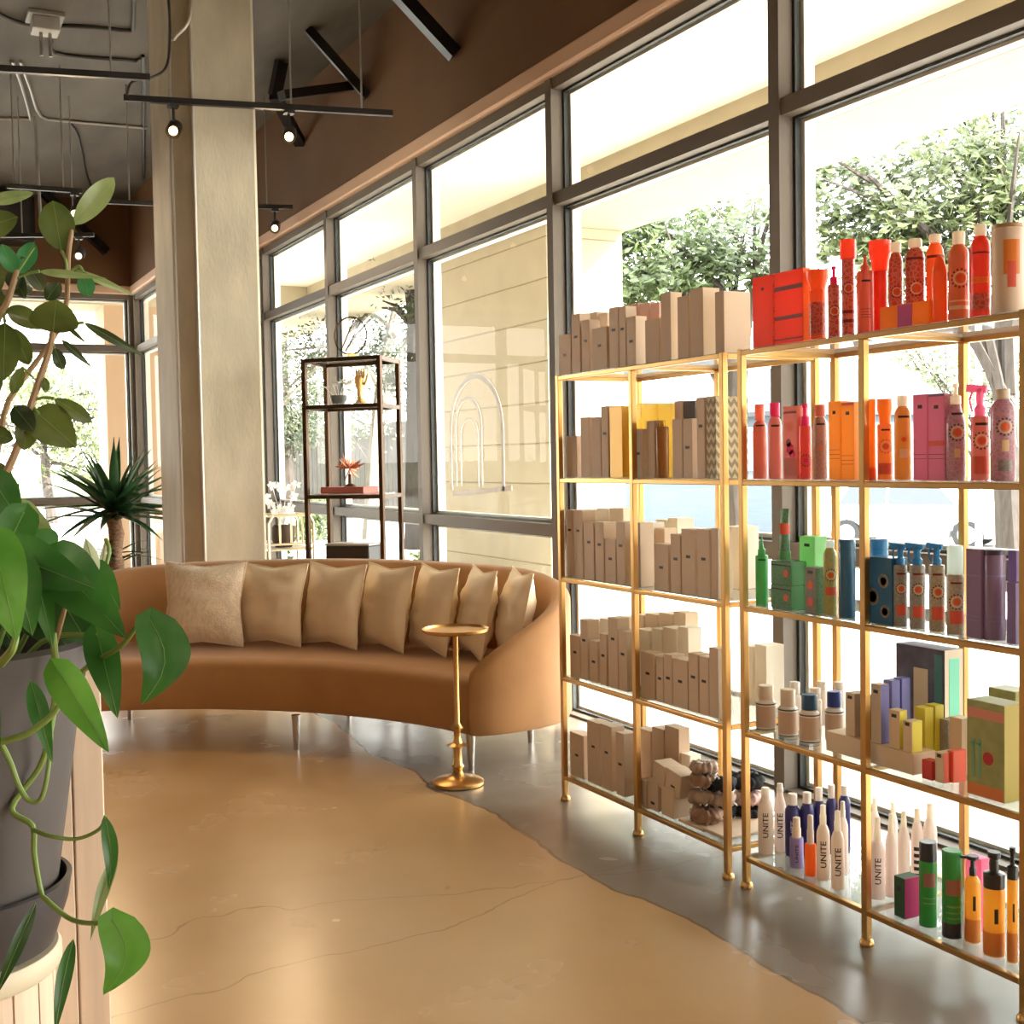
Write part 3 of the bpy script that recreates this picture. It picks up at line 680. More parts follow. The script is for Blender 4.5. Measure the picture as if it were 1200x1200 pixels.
# ------------------------------------------------------------------ bronze shelf stand
z = 2.05
eA, eB, eD = onz(356, 421, z), onz(444, 416, z), onz(466, 422, z); eC = eA+(eD-eB)
st = empty('shelf_stand', ((eA+eD)/2).to_3d()*1, 'tall dark bronze open shelf stand behind the sofa', 'shelf stand'); st.location.z = 0
for p in (eA, eB, eC, eD):
    b = MB(); b.bar((p.x, p.y, 0), (p.x, p.y, z), .026, .026, up=(eB-eA).normalized()); b.build('post', DGOLD, st)
def levelring(zz, nm='shelf_frame'):
    b = MB()
    for p, q in ((eA, eB), (eB, eD), (eD, eC), (eC, eA)): b.bar((p.x, p.y, zz), (q.x, q.y, zz), .02, .024)
    f = b.build(nm, DGOLD, st); g = MB()
    c = (eA+eB+eC+eD)/4; pp = [c.lerp(x, .96) for x in (eA, eB, eD, eC)]
    g.add([(x.x, x.y, zz+.012) for x in pp]+[(x.x, x.y, zz+.018) for x in pp], [(3, 2, 1, 0), (4, 5, 6, 7), (0, 1, 5, 4), (1, 2, 6, 5), (2, 3, 7, 6), (3, 0, 4, 7)]); g.build('glass_shelf', SHELFGLASS, f)
levels = [z-.012, 1.75, 1.195, .62, .12]
for zz in levels: levelring(zz)
ec = (eA+eB+eC+eD)/4; ex = (eB-eA).normalized(); ey = (eC-eA).normalized()
# ring sculpture on top
c = ec+ex*.02-ey*.06; c.z = z+.125+.018
rs_ = empty('ring_sculpture', (c.x, c.y, z+.006), 'round bronze ring sculpture with slanted bars on the stand top', 'sculpture')
b = MB(); R = .115; b.tube([c+ex*R*math.cos(2*PI*k/32)+Vector((0, 0, R*math.sin(2*PI*k/32))) for k in range(33)], .005, 6); b.build('ring', DGOLD, rs_)
for o in (-.018, .018):
    b = MB(); b.tube([c+ex*(-.055+o)+Vector((0, 0, -.095)), c+ex*(.055+o)+Vector((0, 0, .095-o))], .004, 6); b.build('bar', DGOLD, rs_)
b = MB(); b.box(c.x-.03, c.x+.03, c.y-.03, c.y+.03, z+.006, z+.032, b=.004); b.build('base', GOLD, rs_)
# white flower arrangement and a gold hand
c = ec-ex*.10; zz = levels[1]+.018
fl = empty('flower_arrangement', (c.x, c.y, zz), 'white flowers in a grey bowl on the upper glass shelf', 'flowers')
b = MB(); b.lathe([(.03, zz), (.05, zz+.03), (.055, zz+.06), (.05, zz+.062)], 18, c.x, c.y); b.build('bowl', mat('smoky_glass', (.12, .12, .11), .15), fl)
rn = random.Random(4); wp = mat('white_petals', (.85, .83, .8), .7)
for k in range(9):
    p = Vector((c.x+rn.uniform(-.08, .08), c.y+rn.uniform(-.05, .05), zz+rn.uniform(.08, .17))); b = MB()
    for q in range(5):
        a = q*2*PI/5+rn.random(); d = Vector((math.cos(a), math.sin(a), .5)).normalized(); w = d.cross(Vector((0, 0, 1))).normalized()*.012
        b.add([p, p+d*.02+w, p+d*.038, p+d*.02-w], [(0, 1, 2, 3)])
    b.tube([(c.x, c.y, zz+.03), p], .002, 4); b.build('flower', wp, fl)
c = ec+ex*.06; hd = empty('hand_sculpture', (c.x, c.y, zz), 'golden hand shaped sculpture on the upper glass shelf', 'sculpture')
am = mat('amber_gold', (.75, .45, .16), .3, .6)
b = MB(); b.lathe([(.035, zz), (.04, zz+.01), (.02, zz+.03), (.018, zz+.07), (.03, zz+.12), (.036, zz+.16), (.03, zz+.175)], 16, c.x, c.y, sx=1, sy=.6); b.build('wrist', am, hd)
for k in range(4):
    b = MB(); o = ex*(-.022+.016*k); b.tube([Vector((c.x, c.y, zz+.165))+o, Vector((c.x, c.y, zz+.20))+o*1.15, Vector((c.x, c.y, zz+.215+.01*(1.5-abs(k-1.5))))+o*1.3], [.008, .0075, .005], 8); b.build('finger', am, hd)
b = MB(); b.tube([Vector((c.x, c.y, zz+.12))+ex*.03, Vector((c.x, c.y, zz+.165))+ex*.052, Vector((c.x, c.y, zz+.20))+ex*.055], [.009, .008, .005], 8); b.build('thumb', am, hd)
# red book with coral flower sculpture
zz = levels[2]+.018; c = ec-ex*.03; red = mat('red_book_cover', (.45, .07, .05), .5); paper = mat('paper_pages', (.8, .75, .65), .8)
M = Matrix.Translation((c.x, c.y, zz)) @ Matrix.Rotation(math.atan2(ex.y, ex.x), 4, 'Z')
bk = empty('red_book', (c.x, c.y, zz), 'thick red book lying on the middle glass shelf', 'book')
b = MB(); b.box(-.155, .155, -.10, .10, 0, .005, M=M); b.box(-.155, .155, -.10, .10, .035, .04, M=M); b.box(-.155, -.15, -.10, .10, .005, .035, M=M); b.build('cover', red, bk)
b = MB(); b.box(-.149, .15, -.095, .095, .005, .035, M=M); b.build('pages', mat('red_edged_pages', (.55, .16, .12), .7), bk)
cs = empty('coral_sculpture', (c.x, c.y, zz+.04), 'copper flower sculpture standing on the red book', 'sculpture')
cop = mat('copper', (.62, .26, .16), .35, .8)
b = MB(); b.lathe([(.04, zz+.04), (.035, zz+.05), (.012, zz+.06), (.01, zz+.12)], 14, c.x, c.y); b.build('stand', DGOLD, cs)
rn = random.Random(9)
for k in range(26):
    d = Vector((rn.gauss(0, 1), rn.gauss(0, 1), rn.gauss(.35, .7))).normalized(); o = Vector((c.x, c.y, zz+.155)); b = MB(); w = d.orthogonal().normalized()*.014
    b.add([o, o+d*.05+w, o+d*rn.uniform(.08, .115), o+d*.05-w], [(0, 1, 2), (0, 2, 3)]); b.tube([o, o+d*.07], .004, 4); b.build('petal', cop, cs)
# black framed box on the lower shelf
zz = levels[3]+.018; c = ec+ex*.0-ey*.03; M = Matrix.Translation((c.x, c.y, zz)) @ Matrix.Rotation(math.atan2(ex.y, ex.x), 4, 'Z')
b = MB(); b.box(-.155, .155, -.09, .09, 0, .25, M=M, b=.006); r = b.build('black_box', mat('black_gloss', (.02, .018, .018), .3)); tag(r, 'black box standing on the lower shelf of the bronze stand', 'box')
b = MB(); b.box(-.16, .16, -.095, .095, .25, .262, M=M, b=.003); b.build('lid', mat('grey_lid', (.4, .38, .36), .4), r)

# ------------------------------------------------------------------ bar cart behind the column
c = dep(333, 660, 9.2); c.z = 0
bc = empty('bar_cart', c, 'gold framed cart with white flowers behind the concrete column', 'cart'); paleg = mat('pale_gold', (.80, .68, .45), .3, .9)
X0, X1, Y0, Y1 = c.x-.17, c.x+.17, c.y-.2, c.y+.2; zt = 1.03
for x, y in ((X0, Y0), (X1, Y0), (X0, Y1), (X1, Y1)):
    b = MB(); b.tube([(x, y, 0), (x, y, zt-.06), (x+(c.x-x)*.2, y, zt)], .011, 8); b.build('leg', paleg, bc)
for zz in (zt, zt-.21, zt-.25, .3):
    b = MB()
    for p, q in (((X0, Y0), (X1, Y0)), ((X1, Y0), (X1, Y1)), ((X1, Y1), (X0, Y1)), ((X0, Y1), (X0, Y0))): b.tube([(*p, zz-.005), (*q, zz-.005)], .009, 6)
    b.build('rail', paleg, bc)
for k in range(1, 4):
    b = MB(); x = X0+(X1-X0)*k/4; b.tube([(x, Y0, zt-.21), (x, Y0, zt)], .007, 6); b.build('spindle', paleg, bc)
for zz in (zt-.25, .3):
    b = MB(); b.box(X0, X1, Y0, Y1, zz-.01, zz); b.build('shelf', mat('white_marble', (.8, .78, .75), .3, var=.05), bc)
b = MB(); b.lathe([(.06, zt-.248), (.085, zt-.2), (.085, zt-.10), (.07, zt-.08)], 18, c.x, c.y); tag(b.build('basket', mat('dark_basket', (.09, .05, .03), .8)), 'dark round basket holding white blossoms on the gold cart', 'basket')
fl = empty('flower_bunch', (c.x, c.y, zt-.07), 'white orchid blossoms above the gold cart by the column', 'flowers'); rn = random.Random(11)
for k in range(16):
    p = Vector((c.x+rn.uniform(-.15, .13), c.y+rn.uniform(-.1, .1), zt+rn.uniform(.0, .22))); b = MB()
    for q in range(5):
        a = q*2*PI/5+rn.random(); d = (Vector((math.cos(a), 0, math.sin(a)))+Vector((0, rn.uniform(-.3, .3), 0))).normalized(); w = d.cross(Vector((0, 1, 0))).normalized()*.016
        b.add([p, p+d*.022+w, p+d*.042, p+d*.022-w], [(0, 1, 2, 3)])
    b.tube([(c.x, c.y, zt-.08), p], .003, 4); b.build('blossom', wp, fl)
# ------------------------------------------------------------------ gold display racks
LF, LR = 2.4408, 2.827
ZS = [1.7412, 1.3273, .9231, .5165, .1086]
Y0r, BAY, GAP, PW = 4.3579, .5463, .0975, .022
def PY(i): return Y0r-BAY*(i if i < 3 else i-1)-(GAP if i > 2 else 0)
def rack(i0, label):
    ya, yb = PY(i0), PY(i0+2)-PW
    r = empty('display_rack', ((LF+LR)/2, (ya+yb)/2, 0), label, 'shelf rack', 'gold display racks by the windows')
    for i in range(i0, i0+3):
        y = PY(i)
        for x in (LF, LR-PW+.022):
            b = MB(); top = ZS[0]-.02 if i == i0+1 else ZS[0]
            b.box(x, x+PW, y-PW, y, .018, top, b=.002); p = b.build('post', GOLD, r)
            b = MB(); b.lathe([(.020, 0), (.021, .005), (.019, .014), (.013, .02), (.012, .034)], 14, x+PW/2, y-PW/2); b.build('foot', GOLD, p)
    for z in ZS:
        f = MB(); h = .02
        f.box(LF+.001, LF+PW-.001, yb+PW, ya-PW, z-h, z-.004, b=.002); f.box(LR+.001, LR+PW-.001, yb+PW, ya-PW, z-h, z-.004, b=.002)
        for y in (ya-PW, yb): f.box(LF+PW, LR, y+.001, y+PW-.001, z-h, z-.004, b=.002)
        f.box(LF+PW, LR, PY(i0+1)-PW+.002, PY(i0+1)-.002, z-h+.004, z-.006)
        fo = f.build('shelf_frame', GOLD, r)
        g = MB(); g.box(LF+.012, LR+.01, yb+.012, ya-.012, z-.0045, z, b=.001); g.build('glass_shelf', SHELFGLASS, fo)
    return r
rack(0, 'gold rack filled with tan cartons, next to the sofa'); rack(3, 'gold rack filled with colourful bottles in rainbow order')

# product materials
def P_(n, rgb, rough=.4, **k): return mat(n, hexcol(*rgb), rough, **k)
TAN = P_('tan_card', (214, 188, 160), .6); TAND = P_('tan_card_deep', (202, 172, 142), .6); CREAMC = P_('cream_card', (242, 230, 210), .6); PINKC = P_('blush_card', (222, 176, 158), .6)
KHA = P_('khaki_card', (222, 196, 164), .6); LOGO = P_('dark_logo', (38, 28, 24), .5)
INK = P_('black_ink', (30, 26, 26), .5)
def cyl_pt(c, r, ang, u, v, e): # u across, v height
    a = ang+u/r; return Vector((c.x+math.cos(a)*(r+e), c.y+math.sin(a)*(r+e), v))
FACE = math.atan2(-.80, -.60)          # labels look into the room, a little towards the camera
ITEMS = []
class It: pass
def reg(o, unit, lv, row, y, desc, cat): ITEMS.append((o, unit, lv, row, y, desc, cat))
def ypx(px, X, z):
    lo, hi = .6, 30
    for _ in range(40):
        m = (lo+hi)/2; d = Vector((X, m, z))-CO; x = 600+F*d.dot(CR)/d.dot(CF)
        if x > px: lo = m
        else: hi = m
    return (lo+hi)/2
def zpx(px, py, X): return onx(px, py, X).z
OFF = {'front': .032, 'middle': .15, 'back': .25}
CACHE = {}
def carton(unit, lv, x0, x1, yt, row='front', d=.055, m=TAN, side=None, logo=.45, desc=None, off=None, zb=0, cat='carton', lw=None, band=None, dots=None):
    X = LF+(OFF[row] if off is None else off); z = ZS[lv]+zb
    ya, yb = ypx(x0, X, z+.08), ypx(x1, X, z+.08); h = zpx((x0+x1)/2, yt, X)-z
    mats = [m, side or m]
    b = MB(); b.box(X, X+d, yb, ya, z+.0005, z+h, [0, 0, 1, 1, 0, 0], b=.0012)
    o = b.build({'carton': 'carton', 'gift box': 'gift_box', 'tray': 'display_tray', 'box': 'flat_box'}[cat], mats, loc=(X+d/2, (ya+yb)/2, z)); w = ya-yb
    # seam of the lid
    if logo:
        l = MB(); lw_ = min(.024, w*.46) if lw is None else lw; zc_ = z+h*(1-logo)
        cy = (ya+yb)/2; l.box(X-.0007, X+.0002, cy-lw_/2, cy+lw_/2, zc_-.0048, zc_+.0048); l.build('logo', LOGO, o)
    if band:
        for (f0, f1, mm) in band:
            l = MB(); l.box(X-.0006, X+.0002, yb+.002, ya-.002, z+h*f0, z+h*f1); l.build('printed_band', mm, o)
    if dots:
        for (fy, fz, r, mm) in dots:
            l = MB(); cy = yb+w*fy; n = 20; zc_ = z+h*fz; l.add([(X-.001, cy+r*math.cos(2*PI*k/n), zc_+r*math.sin(2*PI*k/n)) for k in range(n)], [tuple(range(n))]); l.build('printed_dot', mm, o)
    reg(o, unit, lv, row, (ya+yb)/2, desc, cat); return o, X, ya, yb, z, h
def fit(x0, x1, lv, off, zb=0):
    """centre and radius of an upright round item from its sides"""
    z = ZS[lv]+zb; X = LF+off+.02; r = .02
    for _ in range(4):
        y = ypx((x0+x1)/2, X, z+.08); Z = zdep((X, y, z+.08)); r = (x1-x0)/2*Z/F; X = LF+off+r
    return Vector((X, y, z+.0005)), r
def emblem(root, c, r, z, R, cols, ang=FACE):
    """sun-like ring motif wrapped round the bottle"""
    for nm, r0, r1, mm, sp in (('emblem_disc', 0, R*.42, cols[0], 0), ('emblem_ring', R*.55, R*.72, cols[1], 0), ('emblem_rays', R*.8, R*1.0, cols[2], 14)):
        b = MB(); n = 28; vs = []; fs = []
        for k in range(n):
            a = 2*PI*k/n
            for rr in (r0, r1): vs.append(cyl_pt(c, r, ang, rr*math.cos(a), z+rr*math.sin(a), .0007))
        for k in range(n):
            if sp and k % 2: continue
            j = (k+1) % n; fs.append((2*k, 2*k+1, 2*j+1, 2*j))
        b.add(vs, fs); b.build(nm, mm, root)
def wrapband(root, c, r, z0, z1, mm, u=None, ang=FACE, nm='label', e=.0006):
    b = MB(); hw = u or r*1.2; n = 10
    vs = []; fs = []
    for k in range(n+1):
        uu = -hw+2*hw*k/n
        for z in (z0, z1): vs.append(cyl_pt(c, r, ang, uu, z, e))
    for k in range(n): fs.append((2*k, 2*k+2, 2*k+3, 2*k+1))
    b.add(vs, fs); return b.build(nm, mm, root)
TXT = {}
def textgeo(s):
    if s in TXT: return TXT[s]
    cu = bpy.data.curves.new('t', 'FONT'); cu.body = s; cu.align_x = 'CENTER'; cu.align_y = 'CENTER'; cu.resolution_u = 2; cu.offset = .012
    o = bpy.data.objects.new('t', cu); C.objects.link(o); bpy.context.view_layer.update()
    me = bpy.data.meshes.new_from_object(o.evaluated_get(bpy.context.evaluated_depsgraph_get()))
    bm = bmesh.new(); bm.from_mesh(me); bmesh.ops.triangulate(bm, faces=bm.faces[:]); bmesh.ops.subdivide_edges(bm, edges=bm.edges[:], cuts=3, use_grid_fill=True); bm.to_mesh(me); bm.free()
    TXT[s] = ([v.co.copy() for v in me.vertices], [tuple(p.vertices) for p in me.polygons])
    bpy.data.objects.remove(o); bpy.data.curves.remove(cu); bpy.data.meshes.remove(me); return TXT[s]
def vtext(root, c, r, zc_, s, size, mm=INK, ang=FACE, length=None, rot=True):
    V, Fc = textgeo(s); w = max(v.x for v in V)-min(v.x for v in V); k = (length/w) if length else size
    b = MB(); vs = []
    for v in V:
        if rot: u, h = -v.y*size, v.x*k          # reads upwards
        else: u, h = v.x*k, v.y*size
        if rot: u = u
        vs.append(cyl_pt(c, r, ang, u, zc_+h, .0009))
    b.add(vs, Fc); b.build('lettering', mm, root)
def bottle(unit, lv, x0, x1, yt_body, row='front', m=None, cap=None, yt_cap=None, cw=.6, desc='', off=None, sh='round', capm=None, deco=(), ht='cap', zb=0, name='bottle', neck=.5, base=None, cat='bottle'):
    off = OFF[row] if off is None else off
    c, r = fit(x0, x1, lv, off, zb); hb = zpx((x0+x1)/2, yt_body, c.x)-c.z
    root = empty(name, c.copy()); z = c.z; n = 22
    b = MB()
    if sh == 'round': prof = [(r*.9, z), (r, z+.004), (r, z+hb*.86), (r*.93, z+hb*.92), (r*.72, z+hb*.965), (r*neck, z+hb)]
    elif sh == 'slope': prof = [(r*.9, z), (r, z+.004), (r, z+hb*.74), (r*.9, z+hb*.82), (r*.6, z+hb*.93), (r*neck, z+hb)]
    elif sh == 'taper': prof = [(r*.88, z), (r, z+.006), (r, z+hb*.80), (r*.94, z+hb*.87), (r*.70, z+hb*.955), (r*neck, z+hb)]
    elif sh == 'can': prof = [(r*.96, z), (r, z+.003), (r, z+hb-.006), (r*.94, z+hb)]
    elif sh == 'tube': prof = [(r*.85, z), (r*.88, z+.004), (r*.9, z+hb*.3), (r*.98, z+hb*.8), (r*1.02, z+hb)]
    if sh == 'tube':
        vs = []; fs = []; N_ = len(prof)
        for i, (rr, zz) in enumerate(prof):
            t = (zz-z)/hb
            for k in range(n):
                a = 2*PI*k/n; fx = 1-.85*t**2; P2 = Vector((math.cos(a)*rr*fx, math.sin(a)*rr*(1+.12*t)))
                vs.append((c.x+P2.x, c.y+P2.y, zz))
        for i in range(N_-1):
            for k in range(n): fs.append((i*n+k, i*n+(k+1) % n, (i+1)*n+(k+1) % n, (i+1)*n+k))
        fs.append(tuple(reversed(range(n)))); fs.append(tuple((N_-1)*n+k for k in range(n))); b.add(vs, fs, 0, True)
    else: b.lathe(prof, n, c.x, c.y)
    b.build('body', m, root)
    if base:
        b = MB(); b.lathe([(r*1.005, z-.0002), (r*1.015, z+.002), (r*1.015, z+hb*base[0]), (r*1.0, z+hb*base[0]+.001)], n, c.x, c.y); b.build('base_cap', base[1], root)
    zt = z+hb; rc = r*cw
    if yt_cap is not None:
        hc = zpx((x0+x1)/2, yt_cap, c.x)-zt
        b = MB()
        if cap == 'cap': b.lathe([(rc, zt+.0006), (rc*1.02, zt+hc*.5), (rc, zt+hc-.002), (rc*.9, zt+hc)], 18, c.x, c.y)
        elif cap == 'can': b.lathe([(rc, zt+.0006), (rc, zt+hc*.92), (rc*.93, zt+hc)], 20, c.x, c.y)
        elif cap == 'flare': b.lathe([(rc*.72, zt+.0006), (rc*.8, zt+hc*.3), (rc, zt+hc*.6), (rc, zt+hc)], 20, c.x, c.y)
        elif cap == 'tip': b.lathe([(rc, zt+.0006), (rc, zt+hc*.3), (rc*.5, zt+hc*.42), (rc*.15, zt+hc)], 16, c.x, c.y)
        elif cap == 'mist': b.lathe([(rc, zt+.0006), (rc, zt+hc*.45), (rc*.86, zt+hc*.5), (rc*.8, zt+hc*.97), (rc*.5, zt+hc)], 16, c.x, c.y)
        elif cap == 'pump':
            b.lathe([(rc, zt+.0006), (rc, zt+hc*.4), (rc*.45, zt+hc*.45), (rc*.4, zt+hc*.8), (rc*.6, zt+hc*.85), (rc*.6, zt+hc)], 16, c.x, c.y)
        elif cap == 'pumphead':
            b.lathe([(rc*.55, zt+.0006), (rc*.6, zt+hc*.35), (rc*.4, zt+hc*.45), (rc*.4, zt+hc*.75), (rc, zt+hc*.82), (rc, zt+hc)], 16, c.x, c.y)
            b.bar(Vector((c.x, c.y, zt+hc*.9)), Vector((c.x-rc*1.1, c.y+rc*1.6, zt+hc*.86)), rc*.5, rc*.45)
        elif cap == 'trigger':
            b.lathe([(rc*.7, zt+.0006), (rc*.75, zt+hc*.25), (rc*.5, zt+hc*.35)], 14, c.x, c.y)
            D = Vector((-.35, .94, 0)); u = Vector((c.x, c.y, zt))
            b.tube(spline([u+Vector((0, 0, hc*.3)), u+Vector((0, 0, hc*.62)), u-D*rc*.2+Vector((0, 0, hc*.88))], 3), [rc*.45, rc*.45, rc*.5, rc*.5, rc*.55, rc*.55, rc*.45], 8)
            b.bar(u-D*rc*.9+Vector((0, 0, hc*.85)), u+D*rc*1.7+Vector((0, 0, hc*.92)), rc*.62, hc*.24)
            b.tube(spline([u+D*rc*1.0+Vector((0, 0, hc*.8)), u+D*rc*1.35+Vector((0, 0, hc*.5)), u+D*rc*.95+Vector((0, 0, hc*.15))], 3), rc*.16, 6)
        b.build({'pumphead': 'pump', 'pump': 'pump', 'trigger': 'spray_trigger', 'mist': 'spray_cap', 'tip': 'nozzle'}.get(cap, 'cap'), capm or m, root)
    for dct in deco:
        k = dct[0]
        if k == 'em': emblem(root, c, r, z+hb*dct[1], r*dct[2], dct[3])
        elif k == 'band': wrapband(root, c, r, z+hb*dct[1], z+hb*dct[2], dct[3], r*(dct[4] if len(dct) > 4 else 1.3))
        elif k == 'full': b = MB(); b.lathe([(r+.0006, z+hb*dct[1]), (r+.0006, z+hb*dct[2])], n, c.x, c.y, caps=False); b.build('label', dct[3], root)
        elif k == 'txt': vtext(root, c, r, z+hb*dct[2], dct[1], dct[3], dct[5] if len(dct) > 5 else INK, length=hb*dct[4])
    reg(root, unit, lv, row, c.y, desc, cat); return root, c, r, hb

# ---- carton rack (unit 0)
T = TAN; D_ = TAND; K = KHA
# top shelf
for x0, x1, yt, m, lg in ((654.8, 668.8, 392, T, .5), (670, 679.7, 368, T, .38), (681.6, 691, 375, T, .4), (694, 711, 384, T, .42), (714, 724.6, 360, T, .37), (725.6, 733.4, 359, T, .37), (734.3, 745, 371, T, .5)):
    carton(0, 0, x0, x1, yt, m=m, logo=lg, d=.05)
for x0, x1, yt, d in ((756, 772.7, 374, .035), (774.6, 786, 343, .05), (794, 807, 347, .03), (808.7, 824, 338, .07), (838, 848.4, 341.5, .11)):
    carton(0, 0, x0, x1, yt, m=D_, logo=0, d=d, side=K)  # lighter side card puts window light into the carton sides' colour
for x0, x1, yt in ((676, 688, 368), (690, 700, 366), (702, 712, 367)): carton(0, 0, x0, x1, yt, 'middle', m=K, logo=0, d=.05)
for x0, x1, yt in ((736, 748, 356), (750, 761, 355), (763, 773, 355)): carton(0, 0, x0, x1, yt, 'middle', m=PINKC, logo=0, d=.05, desc='blush pink carton')
# second shelf
gold = mat('golden_foil_card', hexcol(214, 160, 50), .35, .35); goldl = tintplastic('pale_gold_plastic', hexcol(240, 205, 110), .5); amber = tintplastic('amber_plastic', hexcol(170, 100, 30), .4)
chev = None
def chevmat():
    m = bpy.data.materials.new('chevron_card'); m.use_nodes = True; n = m.node_tree.nodes; l = m.node_tree.links; p = n['Principled BSDF']
    tc = n.new('ShaderNodeNewGeometry'); s = n.new('ShaderNodeSeparateXYZ'); l.new(tc.outputs['Position'], s.inputs[0])
    def mt(op, a, b_=None):
        q = n.new('ShaderNodeMath'); q.operation = op
        for k, v in enumerate((a, b_)):
            if v is None: continue
            if isinstance(v, (int, float)): q.inputs[k].default_value = v
            else: l.new(v, q.inputs[k])
        return q.outputs[0]
    xy = mt('ADD', s.outputs['X'], s.outputs['Y']); z = mt('PINGPONG', xy, .013); v = mt('ADD', mt('MULTIPLY', z, 1.3), s.outputs['Z'])
    f = mt('FRACT', mt('DIVIDE', v, .034)); g = mt('GREATER_THAN', f, .5)
    x = n.new('ShaderNodeMixRGB'); l.new(g, x.inputs['Fac']); x.inputs[1].default_value = (*hexcol(214, 196, 156), 1); x.inputs[2].default_value = (*hexcol(150, 132, 96), 1)
    l.new(x.outputs[0], p.inputs['Base Color']); p.inputs['Roughness'].default_value = .6; return m
for x0, x1, yt, m, lg in ((664, 676, 511, T, 0), (680.7, 691, 489, T, 0), (693.7, 704, 489, T, 0), (705, 713, 476, T, .38)): carton(0, 1, x0, x1, yt, m=m, logo=lg, d=.05)
carton(0, 1, 714.8, 729.5, 476, m=gold, logo=0, desc='golden yellow carton', d=.045)
carton(0, 1, 743, 752.5, 502.5, m=T, logo=.5, d=.04); carton(0, 1, 758, 767, 493, m=T, logo=0, d=.05)
bottle(0, 1, 769, 784, 500, m=amber, cap='cap', yt_cap=493, cw=.5, capm=gold, desc='amber bottle with gold cap', off=.03, sh='can')
carton(0, 1, 788, 799.5, 491, m=T, logo=0); carton(0, 1, 800.5, 811, 490.6, m=T, logo=.48); carton(0, 1, 816.8, 826, 466, m=T, logo=.35)
for x0, x1 in ((737, 752), (755.4, 770), (771.7, 787)): carton(0, 1, x0, x1, 473, 'middle', m=goldl, logo=0, desc='pale gold carton', d=.06)
carton(0, 1, 791, 800.5, 470, 'middle', m=T, logo=0); carton(0, 1, 801.5, 815, 470, 'middle', m=P_('dark_brown_card', (70, 52, 42), .6), logo=0, desc='dark brown square carton')
carton(0, 1, 828, 839, 464.5, m=chevmat(), logo=0, d=.135, desc='chevron patterned gold carton')
# third shelf
for x0, x1, yt, lg in ((664, 671.7, 597.5, .3), (672.5, 683, 598, .3), (684.5, 696, 611.7, .35), (697.5, 707.5, 611.7, .38), (709, 721.5, 631.7, .45), (722.5, 732.5, 611.7, .38), (742, 750.5, 612.5, .4)):
    carton(0, 2, x0, x1, yt, logo=lg, d=.06)
for x0, x1, yt, lg in ((766.7, 783, 637.5, .5), (786, 797.5, 626, .42), (798.7, 814.5, 620, .42), (817.5, 831.7, 620, .44), (834, 841.6, 619, 0)): carton(0, 2, x0, x1, yt, logo=lg, d=.06)
for x0, x1, yt in ((686, 698, 597), (700, 713, 596), (715, 731, 595.5), (753, 765, 612)): carton(0, 2, x0, x1, yt, 'middle', m=CREAMC, logo=0, desc='pale cream carton')
carton(0, 2, 768, 779, 619, 'middle', logo=0)
for x0, x1, yt in ((769, 781, 609), (783, 794, 607)): carton(0, 2, x0, x1, yt, 'back', m=CREAMC, logo=0, desc='pale cream carton', d=.08)
for x0, x1, yt in ((852, 866, 617),): carton(0, 2, x0, x1, yt, 'back', m=CREAMC, logo=0, desc='pale cream carton', d=.09, off=.27)
for x0, x1, yt in ((869, 882, 757), (885, 898, 756)): carton(0, 3, x0, x1, yt, 'back', m=CREAMC, logo=0, d=.08, desc='pale cream carton', off=.27)
# fourth shelf
for x0, x1, yt, lg in ((668, 679.6, 744.8, .4), (680.3, 688.8, 726.5, .34), (691, 700, 751, .5), (703, 710.5, 743, .42), (713, 724, 724, .3), (724.8, 735, 740, .38), (751, 767, 765, .45), (769, 777, 769.6, .48), (778, 787.5, 767, .47), (788.4, 805.8, 773, .45), (806.8, 818, 766, .4), (819.6, 830.4, 769.6, .42), (831.2, 841.8, 759.5, 0)):
    carton(0, 3, x0, x1, yt, logo=lg, d=.055)
for x0, x1, yt in ((691, 702, 727), (703.5, 713, 725)): carton(0, 3, x0, x1, yt, 'middle', m=CREAMC, logo=0, desc='pale cream carton')
for x0, x1, yt in ((746, 761, 738), (764, 776, 737), (777, 793, 736), (795, 807, 735)): carton(0, 3, x0, x1, yt, 'middle', m=CREAMC, logo=0, desc='pale cream carton', d=.06)
for x0, x1, yt in ((724.5, 736, 723), (746, 755.5, 720.5), (757, 771, 719.5), (773, 788, 719), (790, 804, 717.5)): carton(0, 3, x0, x1, yt, 'back', m=K, logo=0, d=.06, desc='khaki carton with fine print')
# bottom shelf
for x0, x1, yt, lg in ((668, 684, 860, .5), (688.3, 702.6, 846, .4), (704.6, 717, 850.4, .42), (722, 731.6, 859, .5)): carton(0, 4, x0, x1, yt, logo=lg, d=.06)
for x0, x1, yt in ((748, 763, 855), (764.6, 778.5, 853.5), (779.5, 796, 852)): carton(0, 4, x0, x1, yt, 'middle', m=D_, logo=0, desc='deep tan tall carton', d=.05)
carton(0, 4, 750.5, 757, 914, m=T, logo=0, d=.07, off=.03, desc='small square tan carton'); carton(0, 4, 758.5, 771, 916.5, m=T, logo=.75, d=.07, off=.03, desc='small square tan carton'); carton(0, 4, 775, 789.3, 924, m=K, logo=0, d=.07, off=.028, desc='small square khaki carton')
def tilted(x0, x1, X, z, ya_t, ang, lg, desc):
    ya, yb = ypx(x0, X, z+.05), ypx(x1, X, z+.05); h = .085; c = Vector((X, (ya+yb)/2, z)); M = Matrix.Translation(c) @ Matrix.Rotation(math.radians(ang), 4, 'X'); w = ya-yb
    b = MB(); b.box(0, .075, -w/2, w/2, .0, h, M=M, b=.0012); o = b.build('carton', [T, T], loc=c)
    l = MB(); l.box(-.0007, .0002, -.012, .012, h*.32, h*.4, M=M); l.build('logo', LOGO, o) if lg else None
    reg(o, 0, 4, 'stacked', c.y, desc, 'carton')
